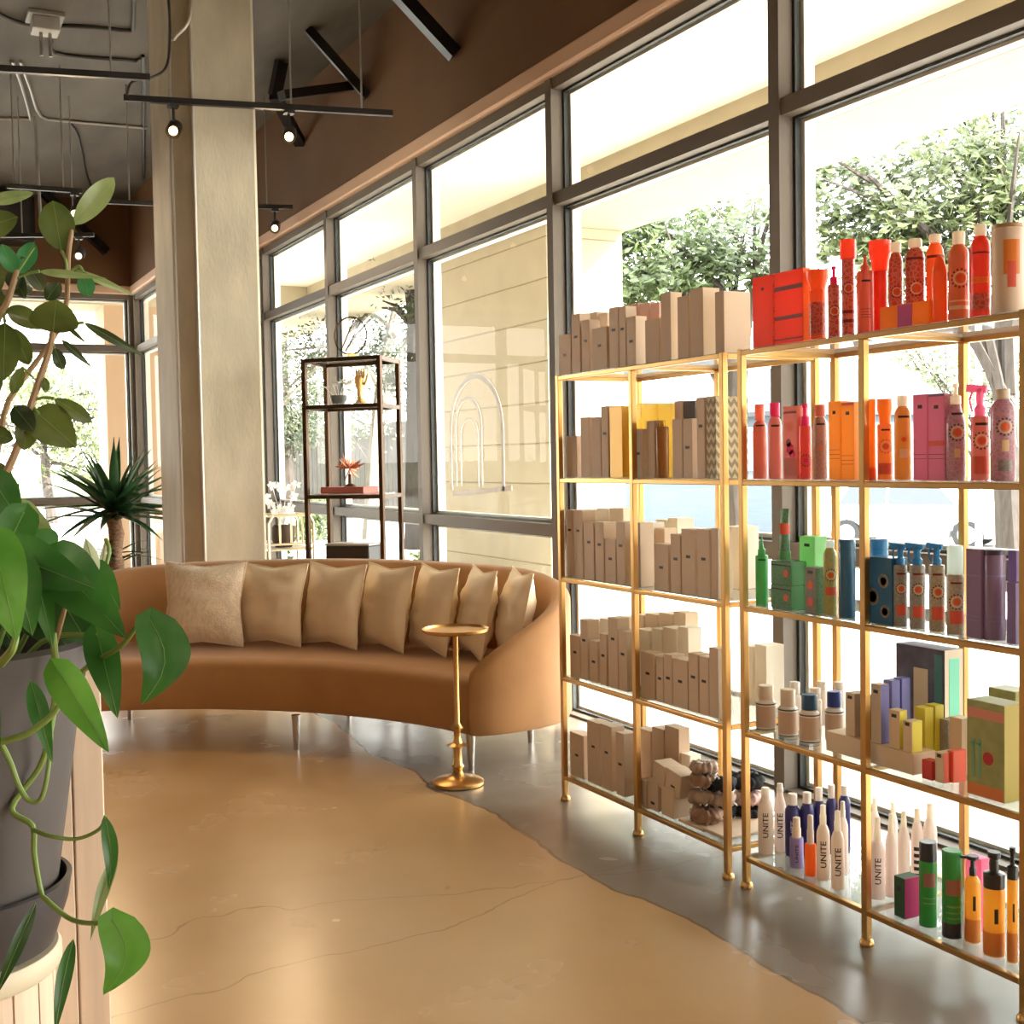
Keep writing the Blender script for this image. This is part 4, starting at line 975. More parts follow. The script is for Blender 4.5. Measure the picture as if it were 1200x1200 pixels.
# the three small cartons carry two more, tipped slightly
ztop = ZS[4]+.083
tilted(764, 777, LF+.035, ztop+.012, 0, 9, 0, 'small tan carton tipped on the small square ones')
tilted(779, 796, LF+.035, ztop+.002, 0, 9, 1, 'small tan logo carton tipped against its neighbour')
for x0, x1, yt in ((798, 809, 884), (811, 820, 903)): carton(0, 4, x0, x1, yt, 'middle', m=CREAMC, logo=0, desc='white carton', d=.05, off=.16)
# hair scrunchies
def scrunchie(c, R, r, m, label, tiltv=(0, 0, 1), seed=1):
    rnd = random.Random(seed); b = MB(); n, k = 40, 12; vs = []; fs = []
    Q = Vector(tiltv).normalized().to_track_quat('Z', 'Y').to_matrix()
    for i in range(n):
        a = 2*PI*i/n; rr = r*(1+.22*math.sin(13*a+seed)+.1*rnd.random())
        for j in range(k):
            t = 2*PI*j/k; q = 1+.15*math.sin(3*t+5*a)
            vs.append(Vector(c)+Q @ Vector(((R+rr*q*math.cos(t))*math.cos(a), (R+rr*q*math.cos(t))*math.sin(a), rr*q*math.sin(t)*1.0)))
    for i in range(n):
        for j in range(k): fs.append((i*k+j, ((i+1) % n)*k+j, ((i+1) % n)*k+(j+1) % k, i*k+(j+1) % k))
    b.add(vs, fs, 0, True); o = b.build('scrunchie', m, loc=c, angle=180); tag(o, label, 'hair scrunchie', 'hair scrunchies on the bottom shelf')
sbr = mat('brown_satin', (.30, .15, .08), .5, sheen=.4); sbl = mat('black_velvet', (.012, .012, .014), .8); sti = mat('taupe_satin', (.42, .27, .18), .5, sheen=.4); spi = mat('pink_print', (.75, .48, .44), .7, var=.4, vscale=60)
ys_ = ypx(838, LF+.1, ZS[4]); zz = ZS[4]
hold = empty('scrunchie_tray', (LF+.17, ys_-.02, zz), 'shallow tan tray under the piled hair scrunchies', 'tray')
b = MB(); b.box(LF+.035, LF+.30, 3.30, 3.47, zz+.001, zz+.014, b=.003); b.build('tray', T, hold)
zz += .015
for i, (px_, o, dz, R, r, m, lb, tl) in enumerate([
    (828, .085, .026, .034, .022, sbr, 'brown satin scrunchie lowest in the pile', (0, 0, 1)), (826, .10, .082, .034, .022, sti, 'taupe satin scrunchie in the middle of the pile', (0, .1, 1)),
    (826, .10, .138, .032, .021, sbr, 'brown scrunchie on top of the taupe one', (.15, 0, 1)), (826, .105, .181, .028, .019, sti, 'taupe scrunchie topmost of the pile', (.1, .1, 1)),
    (846, .165, .026, .03, .02, sbl, 'black velvet scrunchie at the bottom of the pile', (0, 0, 1)), (845, .14, .078, .03, .02, sti, 'taupe scrunchie between two black ones', (0, 0, 1)), (845, .14, .130, .03, .021, sbl, 'black velvet scrunchie beside the rack posts, higher one', (0, .1, 1))]):
    y = ypx(px_, LF+o, zz); y = max(y, 3.325); scrunchie((LF+o, y, zz+dz), R, r, m, lb, tl, i+1)
def lone(px_, o, dz, R, r, m, lb, sd): y = max(ypx(px_, LF+o, ZS[4]), 3.315); scrunchie((LF+o, y, ZS[4]+dz), R, r, m, lb, (0, 0, 1), sd)
lone(878, .265, .024, .03, .02, sbl, 'black scrunchie under the pink one beside white bottles', 21); lone(878, .265, .078, .03, .022, spi, 'pink printed scrunchie beside the first white bottle', 22); lone(876, .265, .134, .034, .022, sbl, 'black scrunchie topmost beside the first white bottle', 23)
b = MB(); y0_, y1_ = ypx(800, LF+.05, ZS[4]), ypx(822, LF+.05, ZS[4]); b.box(LF+.03, LF+.06, y1_-.04, y0_, ZS[4]+.0005, ZS[4]+.012, b=.002); r_ = b.build('hair_clip_card', K, loc=(LF+.045, y1_, ZS[4])); tag(r_, 'flat tan card of clips at the bottom shelf edge', 'hair clip card')
# ---- bottle rack (unit 1)
RED = tintplastic('red_orange_plastic', hexcol(214, 52, 24), .45); ORG = tintplastic('orange_plastic', hexcol(238, 96, 30), .5); ORG2 = tintplastic('bright_orange_plastic', hexcol(245, 130, 30), .5)
DRED = tintplastic('deep_red_print', hexcol(190, 62, 44), .4, pat=hexcol(226, 150, 120)); CAPW = tintplastic('frosted_cap', hexcol(236, 218, 196), .5); CAPO = tintplastic('orange_cap', hexcol(250, 78, 40), .55)
FUCH = tintplastic('fuchsia_plastic', hexcol(216, 32, 100), .45); SALM = tintplastic('salmon_plastic', hexcol(210, 108, 84), .4); BLUSH = tintplastic('blush_plastic', hexcol(206, 120, 108), .4)
TAUP = tintplastic('taupe_plastic', hexcol(186, 132, 116), .4, pat=hexcol(160, 104, 96)); AMB = tintplastic('apricot_card', hexcol(236, 152, 40), .45); GLD = tintplastic('golden_plastic', hexcol(216, 140, 50), .4)
PINK = tintplastic('orchid_card', hexcol(208, 110, 140), .4); MAUV = tintplastic('mauve_plastic', hexcol(176, 112, 126), .35, pat=hexcol(214, 160, 170)); LPNK = tintplastic('clear_pink_plastic', hexcol(240, 120, 160), .5)
GRN = tintplastic('green_plastic', hexcol(70, 160, 84), .45); LGRN = tintplastic('light_green_card', hexcol(138, 206, 130), .45); DGRN = tintplastic('deep_green_print', hexcol(74, 132, 92), .35, pat=hexcol(130, 160, 120)); OLV = tintplastic('olive_print', hexcol(150, 150, 80), .35, pat=hexcol(206, 160, 80))
TEAL = tintplastic('deep_teal', hexcol(24, 84, 120), .3); BLU = tintplastic('blue_plastic', hexcol(30, 120, 170), .45); CLR = tintplastic('clear_plastic', hexcol(214, 226, 220), .6)
PURP = tintplastic('aubergine_plastic', hexcol(122, 92, 126), .3); PURP2 = tintplastic('plum_card', hexcol(116, 92, 140), .3); SAND = tintplastic('sand_print', hexcol(176, 150, 120), .35, pat=hexcol(120, 120, 100))
STONE = tintplastic('stone_print', hexcol(150, 132, 120), .3, pat=hexcol(96, 110, 100)); BLKP = mat('black_plastic', (.02, .02, .022), .35); WHT = P_('white_plastic', (236, 224, 212), .4); CRM = P_('cream_plastic', (226, 204, 178), .45)
NAVY = P_('navy_plastic', (44, 42, 104), .35); LAV = P_('lavender_plastic', (150, 136, 190), .4); ORJ = tintplastic('clear_orange', hexcol(255, 110, 30), .5); NUDE = tintplastic('nude_white_plastic', hexcol(232, 208, 186), .3)
PNKW = tintplastic('pinkish_white_plastic', hexcol(240, 216, 204), .35); MAG = P_('magenta_card', (196, 44, 120), .5); PETRO = P_('blue_cap', (26, 74, 110), .4)
EMO = P_('emblem_orange', (230, 92, 40), .5); EMC = P_('emblem_cream', (236, 196, 150), .5); EMD = P_('emblem_dark', (60, 70, 62), .5); EMR = P_('emblem_red', (170, 30, 30), .5)
PRT = P_('print_dark_red', (120, 24, 22), .5); PRO = P_('print_coral', (226, 90, 66), .5)
EC = (EMO, EMC, EMD); ER = (EMO, EMC, PRT)
def lines(z0, n, m=INK, u=.6, st=.045, h=.006): return [('band', z0+i*st, z0+i*st+h, m, u) for i in range(n)]
# top shelf: reds and oranges
carton(1, 0, 882, 906, 323.5, m=RED, side=DRED, logo=.18, d=.06, desc='deep red tall carton', lw=.012)
carton(1, 0, 907.5, 941, 317, m=RED, side=ORG2, logo=0, d=.03, desc='wide orange red carton with dark print', band=[(.74, .80, PRT), (.34, .39, PRT), (.06, .08, PRT)])
bottle(1, 0, 948.5, 968, 340, m=ORG, cap='flare', yt_cap=317, cw=1.35, capm=ORG, desc='orange tube with flared cap', sh='can', deco=[('full', .1, .75, DRED)])
bottle(1, 0, 970, 984.5, 334, m=DRED, cap='pump', yt_cap=312, cw=.6, capm=FUCH, desc='deep red bottle with fuchsia top', sh='can', deco=[('em', .5, 1.00, ER)], off=.04)
bottle(1, 0, 986.5, 1001.5, 304, m=DRED, cap='can', yt_cap=281, cw=1.25, capm=CAPO, desc='tall printed can with orange red cap', sh='can', deco=[('em', .62, 1.00, ER), ('band', .3, .34, PRT), ('band', .18, .22, PRT)], off=.05, name='aerosol_can')
bottle(1, 0, 1004, 1024, 318, m=tintplastic('coral_plastic', hexcol(230, 92, 60), .4), cap='tip', yt_cap=298, cw=.5, desc='coral squeeze bottle with pointed nozzle', sh='can', deco=lines(.25, 4)+[('band', .82, .85, INK, .5)])
bottle(1, 0, 1023, 1040, 318, 'middle', m=RED, cap='flare', yt_cap=282.5, cw=1.5, capm=CAPO, desc='red tube with wide orange flared cap', sh='can', off=.09)
bottle(1, 0, 1042, 1058, 296, 'middle', m=DRED, cap='cap', yt_cap=284, cw=.75, capm=CAPW, desc='printed red bottle with frosted cap, ringed emblem', deco=[('em', .5, 0.94, ER)], off=.1)
bottle(1, 0, 1061.5, 1083.5, 291, 'middle', m=DRED, cap='cap', yt_cap=280, cw=.7, capm=CAPW, desc='wider printed red bottle with round emblem', deco=[('em', .5, 0.88, ER), ('band', .85, .88, PRT)], off=.1)
bottle(1, 0, 1086, 1106, 285, 'middle', m=ORG, cap='cap', yt_cap=275, cw=.7, capm=CAPW, desc='plain orange bottle with frosted cap', deco=[('band', .82, .85, PRT)], off=.12)
o, X, ya, yb, z, h = carton(1, 0, 1031, 1088, 356, m=ORG2, logo=0, d=.028, off=.026, desc='low orange tray carton with magenta square', cat='tray')
b = MB(); y_a, y_b = ypx(1052, X, z), ypx(1069, X, z); b.box(X-.001, X+.0003, y_b, y_a, z+.002, z+h-.002); b.build('printed_square', MAG, o)
bottle(1, 0, 1092, 1110, 300, m=ORG, desc='smooth glossy orange tube with no cap', sh='slope', off=.03, neck=.3)
bottle(1, 0, 1112, 1135, 287, m=tintplastic('tawny_print', hexcol(205, 96, 50), .35), cap='cap', yt_cap=271.5, cw=.62, capm=CAPW, desc='tawny bottle with wide frosted cap and swirl', deco=[('em', .55, 1.00, ER), ('band', .15, .2, EMC), ('band', .25, .27, EMC)], off=.045)
bottle(1, 0, 1138, 1160, 277, m=RED, cap='cap', yt_cap=263, cw=.62, capm=CAPW, desc='vivid red bottle with orange slanted band', deco=[('band', .42, .5, ORG2), ('band', .78, .8, PRT), ('band', .1, .3, DRED)], off=.045)
b_, c_, r_, h_ = bottle(1, 0, 1163, 1200, 268, m=P_('cream_tub', (226, 196, 170), .5), cap='can', yt_cap=263.5, cw=.97, capm=P_('gold_rim', (170, 130, 80), .4), desc='big cream canister with orange splash', sh='can', deco=[('band', .45, .85, ORG2, .5), ('band', .3, .6, PRO, .25)], off=.035, name='canister', cat='canister')
y = ypx(1127, LF+.2, ZS[0]); c = Vector((LF+.22, y, ZS[0]+.155)); b = MB(); R = Matrix.Translation(c) @ Matrix.Rotation(PI/2, 4, 'Y') @ Matrix.Rotation(.3, 4, 'Z')
b.lathe([(.004, -.012), (.05, -.01), (.06, 0), (.05, .01), (.004, .014)], 28, M=R); q = b.build('brush_head', P_('crimson_plastic', (170, 26, 36), .3), loc=c)
b = MB(); b.tube([c+Vector((.0, 0, -.05)), (c.x, c.y, ZS[0]+.006)], .012, 10); b.lathe([(.03, ZS[0]+.0005), (.028, ZS[0]+.008)], 16, c.x, c.y)
root = empty('hair_brush', (c.x, c.y, ZS[0])); q.parent = root; q.location = c-Vector(root.location); b.build('handle', P_('crimson_handle', (150, 24, 34), .35), root); reg(root, 1, 0, 'back', c.y, 'round crimson brush head standing upright', 'hair brush')
# second shelf: pinks, oranges, orchids
bottle(1, 1, 882.5, 899, 493, m=SALM, cap='cap', yt_cap=474, cw=.68, capm=tintplastic('peach_cap', hexcol(230, 120, 90), .5), desc='salmon bottle with peach cap', deco=[('band', .9, .93, INK, .6)])
bottle(1, 1, 900.5, 916.5, 488.5, m=BLUSH, cap='cap', yt_cap=472, cw=.72, capm=FUCH, desc='blush bottle with crimson cap', deco=[('band', .84, .87, INK, .6)])
carton(1, 1, 918, 934, 476, m=BLUSH, side=SALM, logo=0, d=.045, desc='pink printed carton with crimson splash', band=[(.05, .3, SALM), (.9, .93, PRT)], dots=[(.5, .72, .016, SALM), (.5, .42, .018, FUCH), (.35, .34, .014, FUCH), (.6, .5, .012, PRT)])
bottle(1, 1, 936.5, 951, 499, m=tintplastic('scarlet_print', hexcol(222, 70, 60), .4), cap='pump', yt_cap=473, cw=.75, capm=FUCH, desc='scarlet spray bottle with fuchsia pump', sh='can', deco=[('em', .35, 1.00, (FUCH, PRO, PRT))], name='spray_bottle')
bottle(1, 1, 953, 969.5, 488, m=TAUP, cap='can', yt_cap=474.5, cw=.78, capm=SALM, desc='taupe pink bottle with rounded shoulders', deco=[('em', .5, 1.00, (SALM, TAUP, STONE)), ('band', .86, .89, INK, .6)])
carton(1, 1, 971, 984.5, 470.5, m=AMB, logo=.14, d=.04, desc='apricot carton, plain top', lw=.012, band=[(.27, .275, PRT), (.32, .326, PRT), (.38, .385, PRT)])
carton(1, 1, 986, 1001, 471.5, m=AMB, logo=.14, d=.04, desc='apricot carton with red top edge', lw=.014, band=[(.96, .995, PRO), (.2, .206, PRT), (.25, .256, PRT), (.31, .316, PRT)])
bottle(1, 1, 1013, 1027, 468, m=ORG2, desc='glowing orange tube standing on its cap', sh='tube', off=.032, base=(.14, ORG), name='squeeze_tube')
bottle(1, 1, 1028.5, 1045.5, 497, m=tintplastic('apricot_print', hexcol(236, 130, 50), .45), cap='flare', yt_cap=468, cw=1.0, capm=ORG2, desc='apricot printed jar with flared cap', sh='can', deco=[('em', .6, 1.00, (PRO, EMC, PRO)), ('band', .1, .3, PRO), ('band', .88, .91, INK, .6)])
bottle(1, 1, 1048.5, 1067.5, 476, m=GLD, cap='cap', yt_cap=464, cw=.62, capm=CAPW, desc='golden bottle with frosted cap', deco=[('em', .55, 0.69, (EMO, GLD, GLD)), ('band', .84, .87, INK, .7), ('band', .3, .42, EMC, .5)])
carton(1, 1, 1070, 1086.5, 462.5, m=PINK, logo=.14, d=.045, desc='orchid pink carton, plain front', lw=.015, band=[(.3, .306, PRT), (.25, .255, PRT)])
carton(1, 1, 1087.5, 1107, 461.5, m=PINK, side=MAUV, logo=.15, d=.045, desc='orchid pink carton with orange slanted band', lw=.015, band=[(.4, .46, PRO), (.3, .306, PRT), (.25, .255, PRT), (.97, .995, PURP)])
bottle(1, 1, 1109, 1131, 474, m=MAUV, cap='pump', yt_cap=449, cw=.55, capm=CAPW, desc='mauve spray bottle with white pump and emblem', sh='slope', deco=[('em', .63, 0.94, EC), ('band', .3, .42, EMC, .3), ('band', .86, .89, INK, .6)], name='spray_bottle')
bottle(1, 1, 1138, 1159, 488, m=tintplastic('rose_print', hexcol(206, 112, 96), .4), cap='trigger', yt_cap=451, cw=.85, capm=LPNK, desc='rose spray bottle with clear pink trigger', sh='can', deco=[('em', .62, 1.00, EC), ('band', .1, .38, PRO), ('band', .86, .9, INK, .7)], off=.045, name='spray_bottle')
bottle(1, 1, 1161.5, 1189, 468, m=MAUV, cap='cap', yt_cap=456, cw=.58, capm=CRM, desc='large mauve patterned bottle with beige cap', deco=[('em', .66, 0.78, EC), ('band', .36, .5, EMC, .3), ('band', .12, .26, STONE, .6)], off=.035)
# third shelf: greens, blues, purples
bottle(1, 2, 885.5, 900.5, 650.7, m=GRN, cap='tip', yt_cap=629, cw=.62, desc='green bottle with thin pointed nozzle', sh='can', deco=[('band', .9, .93, INK, .6)], off=.05)
for yt, zb, ds, dd in ((685.7, 0, 'lower of two stacked green cartons', .0), (657.7, None, 'upper green carton under a standing tube', .0)):
    if zb is None: zb = hh+.0005
    o, X, ya, yb, z, hh_ = carton(1, 2, 903, 927, yt, m=DGRN, side=GRN, logo=0, d=.06, desc=ds, zb=zb, dots=[(.25, .5, .011, PRO)], band=[(.8, .86, INK)])
    hh = hh_
bottle(1, 2, 912.5, 926.5, 596, m=DGRN, desc='dark green tube standing on the stacked cartons', sh='tube', zb=2*hh+.004, off=.04, base=(.16, GRN), deco=[('band', .5, .72, PRO, .9)], name='squeeze_tube')
carton(1, 2, 937, 955, 628.5, 'middle', m=LGRN, side=LGRN, logo=.12, d=.05, desc='tall light green carton', off=.1)
carton(1, 2, 943, 956, 665, m=STONE, side=DGRN, logo=.1, d=.05, desc='short grey green carton with ringed emblem', dots=[(.5, .62, .012, EMO), (.5, .25, .013, PRO)])
bottle(1, 2, 958.5, 968, 642, 'middle', m=GRN, cap='can', yt_cap=627.5, cw=1.05, capm=GRN, desc='slim green tube', sh='can', off=.15)
bottle(1, 2, 965, 981, 642, m=OLV, cap='cap', yt_cap=633, cw=.65, capm=CLR, desc='olive printed bottle with clear cap', deco=[('em', .6, 0.94, EC), ('band', .3, .42, PRO, .8)], off=.04)
bottle(1, 2, 983, 1002.5, 646, m=TEAL, cap='can', yt_cap=632, cw=1.0, capm=TEAL, desc='plain deep teal can', sh='can', name='aerosol_can', off=.035)
carton(1, 2, 1014, 1045, 653, m=TEAL, side=TEAL, logo=0, d=.06, desc='wide deep blue swirl patterned carton', dots=[(.3, .65, .02, STONE), (.3, .65, .012, PETRO), (.7, .4, .024, STONE), (.7, .4, .016, PETRO), (.25, .2, .018, STONE), (.25, .2, .011, PETRO)])
bottle(1, 2, 1020, 1041, 645, 'middle', m=BLU, cap='can', yt_cap=631.5, cw=1.0, capm=BLU, desc='bright blue jar behind the patterned carton', sh='can', off=.13, cat='jar', name='jar')
for x0, x1, ds in ((1047.5, 1063, 'first'), (1066, 1084, 'second')):
    bottle(1, 2, x0, x1, 662, m=STONE, cap='trigger', yt_cap=637, cw=.9, capm=BLU, desc='%s spray bottle with blue trigger and emblem' % ds, sh='can', deco=[('em', .62, 0.88, EC), ('band', .18, .36, PRO, .7), ('band', .85, .88, PRT, .7)], off=.035, name='spray_bottle')
bottle(1, 2, 1089, 1107, 662, m=SAND, cap='trigger', yt_cap=637, cw=.8, capm=BLU, desc='sand coloured bottle with blue trigger and emblem', sh='can', deco=[('em', .6, 0.94, ER), ('band', .18, .38, PRO, .8), ('band', .85, .88, PRT, .7)], off=.035, name='spray_bottle')
bottle(1, 2, 1109.5, 1129.5, 673, m=SAND, cap='can', yt_cap=639, cw=.92, capm=CLR, desc='sand coloured bottle with tall clear cap', sh='can', deco=[('em', .55, 0.94, ER), ('band', .18, .4, PRO, .8), ('band', .85, .88, PRT, .7)], off=.035)
carton(1, 2, 1132, 1150, 643.5, m=PURP, logo=0, d=.045, desc='tall plum carton with pale band', band=[(.7, .71, LAV), (.2, .206, LAV), (.25, .256, LAV)])
bottle(1, 2, 1153.5, 1178, 650, m=PURP, cap='can', yt_cap=644, cw=.98, capm=P_('dark_purple_cap', (52, 34, 60), .4), desc='plum can with dark cap', sh='can', deco=[('band', .75, .765, LAV, 1), ('band', .22, .225, LAV, .8), ('band', .28, .285, LAV, .8)], off=.035, name='aerosol_can')
carton(1, 2, 1179.5, 1190, 683, m=PURP2, logo=0, d=.045, desc='shorter violet carton at the post')
carton(1, 2, 1181, 1191, 645, 'middle', m=PURP2, logo=0, d=.05, desc='taller violet carton behind', off=.1)
# fourth shelf: jars and boxes
JL = P_('jar_label', (206, 174, 148), .5)
for x0, x1, yb_, yc, cm, ds in ((886, 909, 818.7, 803, CRM, 'small white jar with cream lid, first by post'), (912, 935, 825.5, 807.5, CRM, 'small white jar with taller cream lid'), (937, 960.5, 831.5, 813.5, PETRO, 'small white jar with deep blue lid')):
    bottle(1, 3, x0, x1, yb_, m=WHT, cap='can', yt_cap=yc, cw=.76, capm=cm, desc=ds, sh='round', neck=.8, deco=[('full', .12, .8, JL), ('full', .84, .88, EMD), ('full', .03, .06, EMD)], off=.04, name='jar', cat='jar')
bottle(1, 3, 967, 988.5, 828, 'middle', m=WHT, cap='can', yt_cap=810, cw=.78, capm=P_('royal_blue_lid', (34, 58, 130), .4), desc='white jar with royal blue lid behind long box', sh='round', neck=.8, deco=[('full', .12, .8, JL), ('full', .84, .88, EMD)], off=.12, name='jar', cat='jar')
for x0, x1, yb_, yc in ((924, 939, 812, 799), (947, 963, 817, 806), (956, 970, 806, 798), (976, 991, 806, 799)):
    bottle(1, 3, x0, x1, yb_, 'back', m=WHT, cap='can', yt_cap=yc, cw=.8, capm=WHT, desc='all white jar', sh='round', neck=.8, off={924: .13, 947: .19, 956: .25}.get(x0, .26), name='jar', cat='jar')
o, X, ya, yb, z, hbx = carton(1, 3, 968, 1070, 870, m=KHA, logo=0, d=.085, desc='long flat khaki box carrying smaller cartons', off=.045, cat='box')
zb2 = z+hbx-ZS[3]+.0005; on_ = LF+.05
carton(1, 3, 990.5, 1001.5, 812, m=KHA, logo=.1, d=.05, desc='khaki carton standing on the long box', off=.055, zb=zb2)
carton(1, 3, 1011, 1018, 815, m=P_('dark_card', (60, 44, 44), .6), logo=0, d=.05, desc='dark slim carton on the long box', off=.06, zb=zb2)
VIO = P_('violet_card', (126, 124, 190), .5); YEL = P_('yellow_card', (226, 208, 70), .5); CORL = P_('coral_card', (232, 96, 70), .5)
o, X, ya, yb, z, h = carton(1, 3, 1020.5, 1032, 802, m=KHA, side=VIO, logo=.12, d=.034, desc='tan fronted violet carton nearest the shelf edge', off=.052, zb=zb2)
def behind(src, n, dd, descs, cat='carton'):
    for k in range(n):
        c = src.copy(); C.objects.link(c); c.location = src.location+Vector((dd*(k+1), 0, 0))
        for ch in src.children: q = ch.copy(); C.objects.link(q); q.parent = c
        reg(c, 1, 3, 'behind', c.location.y+(k+1)*.0001, descs[k], cat)
# the other violet and yellow ones stand behind the first, towards the window (each on the shelf or box)
carton(1, 3, 1041.5, 1054, 832, m=KHA, side=YEL, logo=.15, d=.03, desc='taller tan fronted carton with yellow side', off=.05, zb=zb2)
o2 = carton(1, 3, 1058, 1068.5, 845, m=KHA, side=YEL, logo=.1, d=.04, desc='shorter tan fronted carton with yellow side, nearest the edge', off=.048, zb=zb2)[0]
for k, (x0, yt) in enumerate(((1035, 797), (1047, 794.5))): carton(1, 3, x0, x0+10, yt, 'middle', m=VIO, side=VIO, logo=0, d=.034, desc='violet carton, %s behind the tan fronted one' % ('second' if k == 0 else 'third'), off=.135+.04*k)
for k, (x0, yt) in enumerate(((1072, 829), (1084, 826))): carton(1, 3, x0, x0+12, yt, 'middle', m=YEL, side=YEL, logo=0, d=.034, desc='bright yellow carton, %s one behind the pair' % ('nearer' if k == 0 else 'farther'), off=.135+.038*k)
gift = P_('gift_box_print', (84, 78, 98), .5, var=.35, vscale=22); MINT = P_('mint_window', (120, 214, 186), .4)
o, X, ya, yb, z, h = carton(1, 3, 1050, 1107, 758, 'back', m=gift, side=P_('gift_side', (216, 200, 176), .5), logo=0, d=.075, desc='large open gift box with mint side window', off=.255, cat='gift box')
b = MB(); b.box(X+.018, X+.058, yb-.001, yb+.0003, z+h*.25, z+h*.92); b.build('side_window', MINT, o)
b = MB(); w = ya-yb; b.box(X-.001, X+.0003, yb+w*.33, yb+w*.62, z+h*.3, z+h*.80); b.build('printed_panel', KHA, o)
b = MB(); b.box(X-.001, X+.0003, yb+w*.04, yb+w*.2, z+h*.2, z+h*.95); b.build('printed_stripe', P_('gift_teal', (70, 120, 120), .5), o)
b = MB(); b.box(X-.001, X+.076, yb-.001, ya+.001, z+h*.0, z+h*.13); b.build('blue_base', P_('gift_blue', (40, 110, 150), .5), o)
carton(1, 3, 1101, 1111, 843, 'middle', m=STONE, logo=0, d=.04, desc='small stone grey carton', off=.19); carton(1, 3, 1112.5, 1127, 841, 'middle', m=KHA, logo=.6, d=.04, desc='small khaki carton with dark mark', off=.15)
carton(1, 3, 1095.5, 1105.5, 882, m=KHA, side=CORL, logo=.1, d=.055, desc='small tan fronted coral carton', off=.05)
carton(1, 3, 1110, 1117, 880, m=CORL, side=CORL, logo=0, d=.05, desc='plain coral carton beside the green box', off=.075)
carton(1, 3, 1080, 1092, 891, m=P_('red_label_card', (206, 60, 50), .5), logo=0, d=.03, desc='little red packet on the shelf edge', off=.045)
GB = P_('moss_box', (150, 150, 90), .5, var=.12, vscale=30); GO = P_('moss_box_orange', (216, 120, 60), .5)
o, X, ya, yb, z, h = carton(1, 3, 1133, 1177, 823, m=GB, side=P_('moss_side', (170, 150, 60), .5), logo=0, d=.075, desc='big mossy green gift box with orange base', off=.035, band=[(0.005, .13, GO), (.82, .92, P_('salmon_strip', (206, 130, 110), .5))], dots=[(.42, .42, .017, EMR)], cat='gift box')
w = ya-yb
for f0 in (.62, .78): b = MB(); b.box(X-.001, X+.0003, yb+w*f0, yb+w*(f0+.07), z+h*.2, z+h*.6); b.build('printed_bottle', P_('print_green', (110, 160, 120), .5), o)
b = MB(); b.box(X-.001, X+.0003, yb+w*.58, yb+w*.9, z+h*.54, z+h*.56); b.build('printed_line', P_('print_green', (110, 160, 120), .5), o)
carton(1, 3, 1158, 1190, 808, 'back', m=GB, logo=0, d=.07, desc='second mossy green box behind the big one', off=.22, cat='gift box')
# bottom shelf
UT = [('txt', 'UNITE', .45, .022, .42)]
def ut(z=.45, l=.42, s=.024, m=INK): return [('txt', 'UNITE', z, s, l, m)]
bottle(1, 4, 888.5, 906, 931, m=NUDE, cap='cap', yt_cap=923, cw=.55, capm=CAPW, desc='white bottle printed UNITE nearest the post', sh='slope', deco=ut(.50), off=.05)
bottle(1, 4, 907.5, 921, 928, 'middle', m=PNKW, cap='mist', yt_cap=918, cw=.6, capm=WHT, desc='slim white bottle printed UNITE behind', sh='slope', deco=ut(.45), off=.11)
for x0, x1, yb_, yc, o_, ds in ((920, 938, 943, 930, .11, 'first navy bottle, white cap, printed UNITE'), (938, 954, 941, 928.5, .15, 'second navy bottle'), (953, 967, 938, 923, .20, 'third navy bottle'), (968, 981, 935, 919.5, .24, 'fourth navy bottle'), (983, 996.5, 932, 920.5, .28, 'fifth navy bottle')):
    bottle(1, 4, x0, x1, yb_, 'middle', m=NAVY, cap='can', yt_cap=yc, cw=.6, capm=WHT, desc=ds, sh='round', neck=.62, off=o_, deco=ut(.5, .42, .02, P_('pale_ink', (210, 205, 215), .5)) if x0 == 920 else ())
bottle(1, 4, 925.5, 941.5, 981, m=LAV, cap='mist', yt_cap=957.5, cw=.65, capm=CRM, desc='short lavender spray with cream cap', sh='can', deco=ut(.5, .6, .012), off=.05, name='spray_bottle')
bottle(1, 4, 943, 956.5, 988.7, m=ORJ, cap='mist', yt_cap=955, cw=.6, capm=WHT, desc='short clear orange spray with white cap', sh='can', off=.04, name='spray_bottle')
bottle(1, 4, 957, 972.5, 966, m=NUDE, cap='mist', yt_cap=943, cw=.5, capm=CAPW, desc='beige white spray printed UNITE beside orange one', sh='taper', deco=ut(.48, .48), off=.045, neck=.5, name='spray_bottle')
bottle(1, 4, 974, 989.5, 973, m=NUDE, cap='mist', yt_cap=950, cw=.5, capm=CAPW, desc='beige white spray printed UNITE, nearest the edge', sh='taper', deco=ut(.48, .48), off=.03, neck=.5, name='spray_bottle')
bottle(1, 4, 981.5, 994, 958, 'middle', m=PNKW, cap='mist', yt_cap=939, cw=.5, capm=WHT, desc='white spray behind the beige pair', sh='taper', off=.14, neck=.5, name='spray_bottle')
bottle(1, 4, 1019.5, 1037, 985, m=PNKW, cap='mist', yt_cap=957.5, cw=.48, capm=CAPW, desc='pinkish spray printed UNITE beside the middle post', sh='taper', deco=ut(.50, .45), off=.07, neck=.48, name='spray_bottle')
for x0, x1, yb_, yc, o_, ds, dc in ((1037.8, 1051, 975, 953.5, .12, 'pinkish spray second in line from middle post', ()), (1052.5, 1066, 968, 950.5, .16, 'pinkish spray third in line from middle post', ()), (1068, 1082, 962, 947.5, .20, 'pinkish spray with block lettering', [('band', .25+.09*i, .30+.09*i, INK, .7) for i in range(5)]), (1082, 1098, 958, 941.5, .23, 'pinkish spray behind the tall green bottle', [('band', .5, .53, INK, .5), ('band', .6, .63, INK, .5)])):
    bottle(1, 4, x0, x1, yb_, 'middle', m=PNKW, cap='mist', yt_cap=yc, cw=.5, capm=CAPW, desc=ds, sh='taper', deco=dc, off=o_, neck=.48, name='spray_bottle')
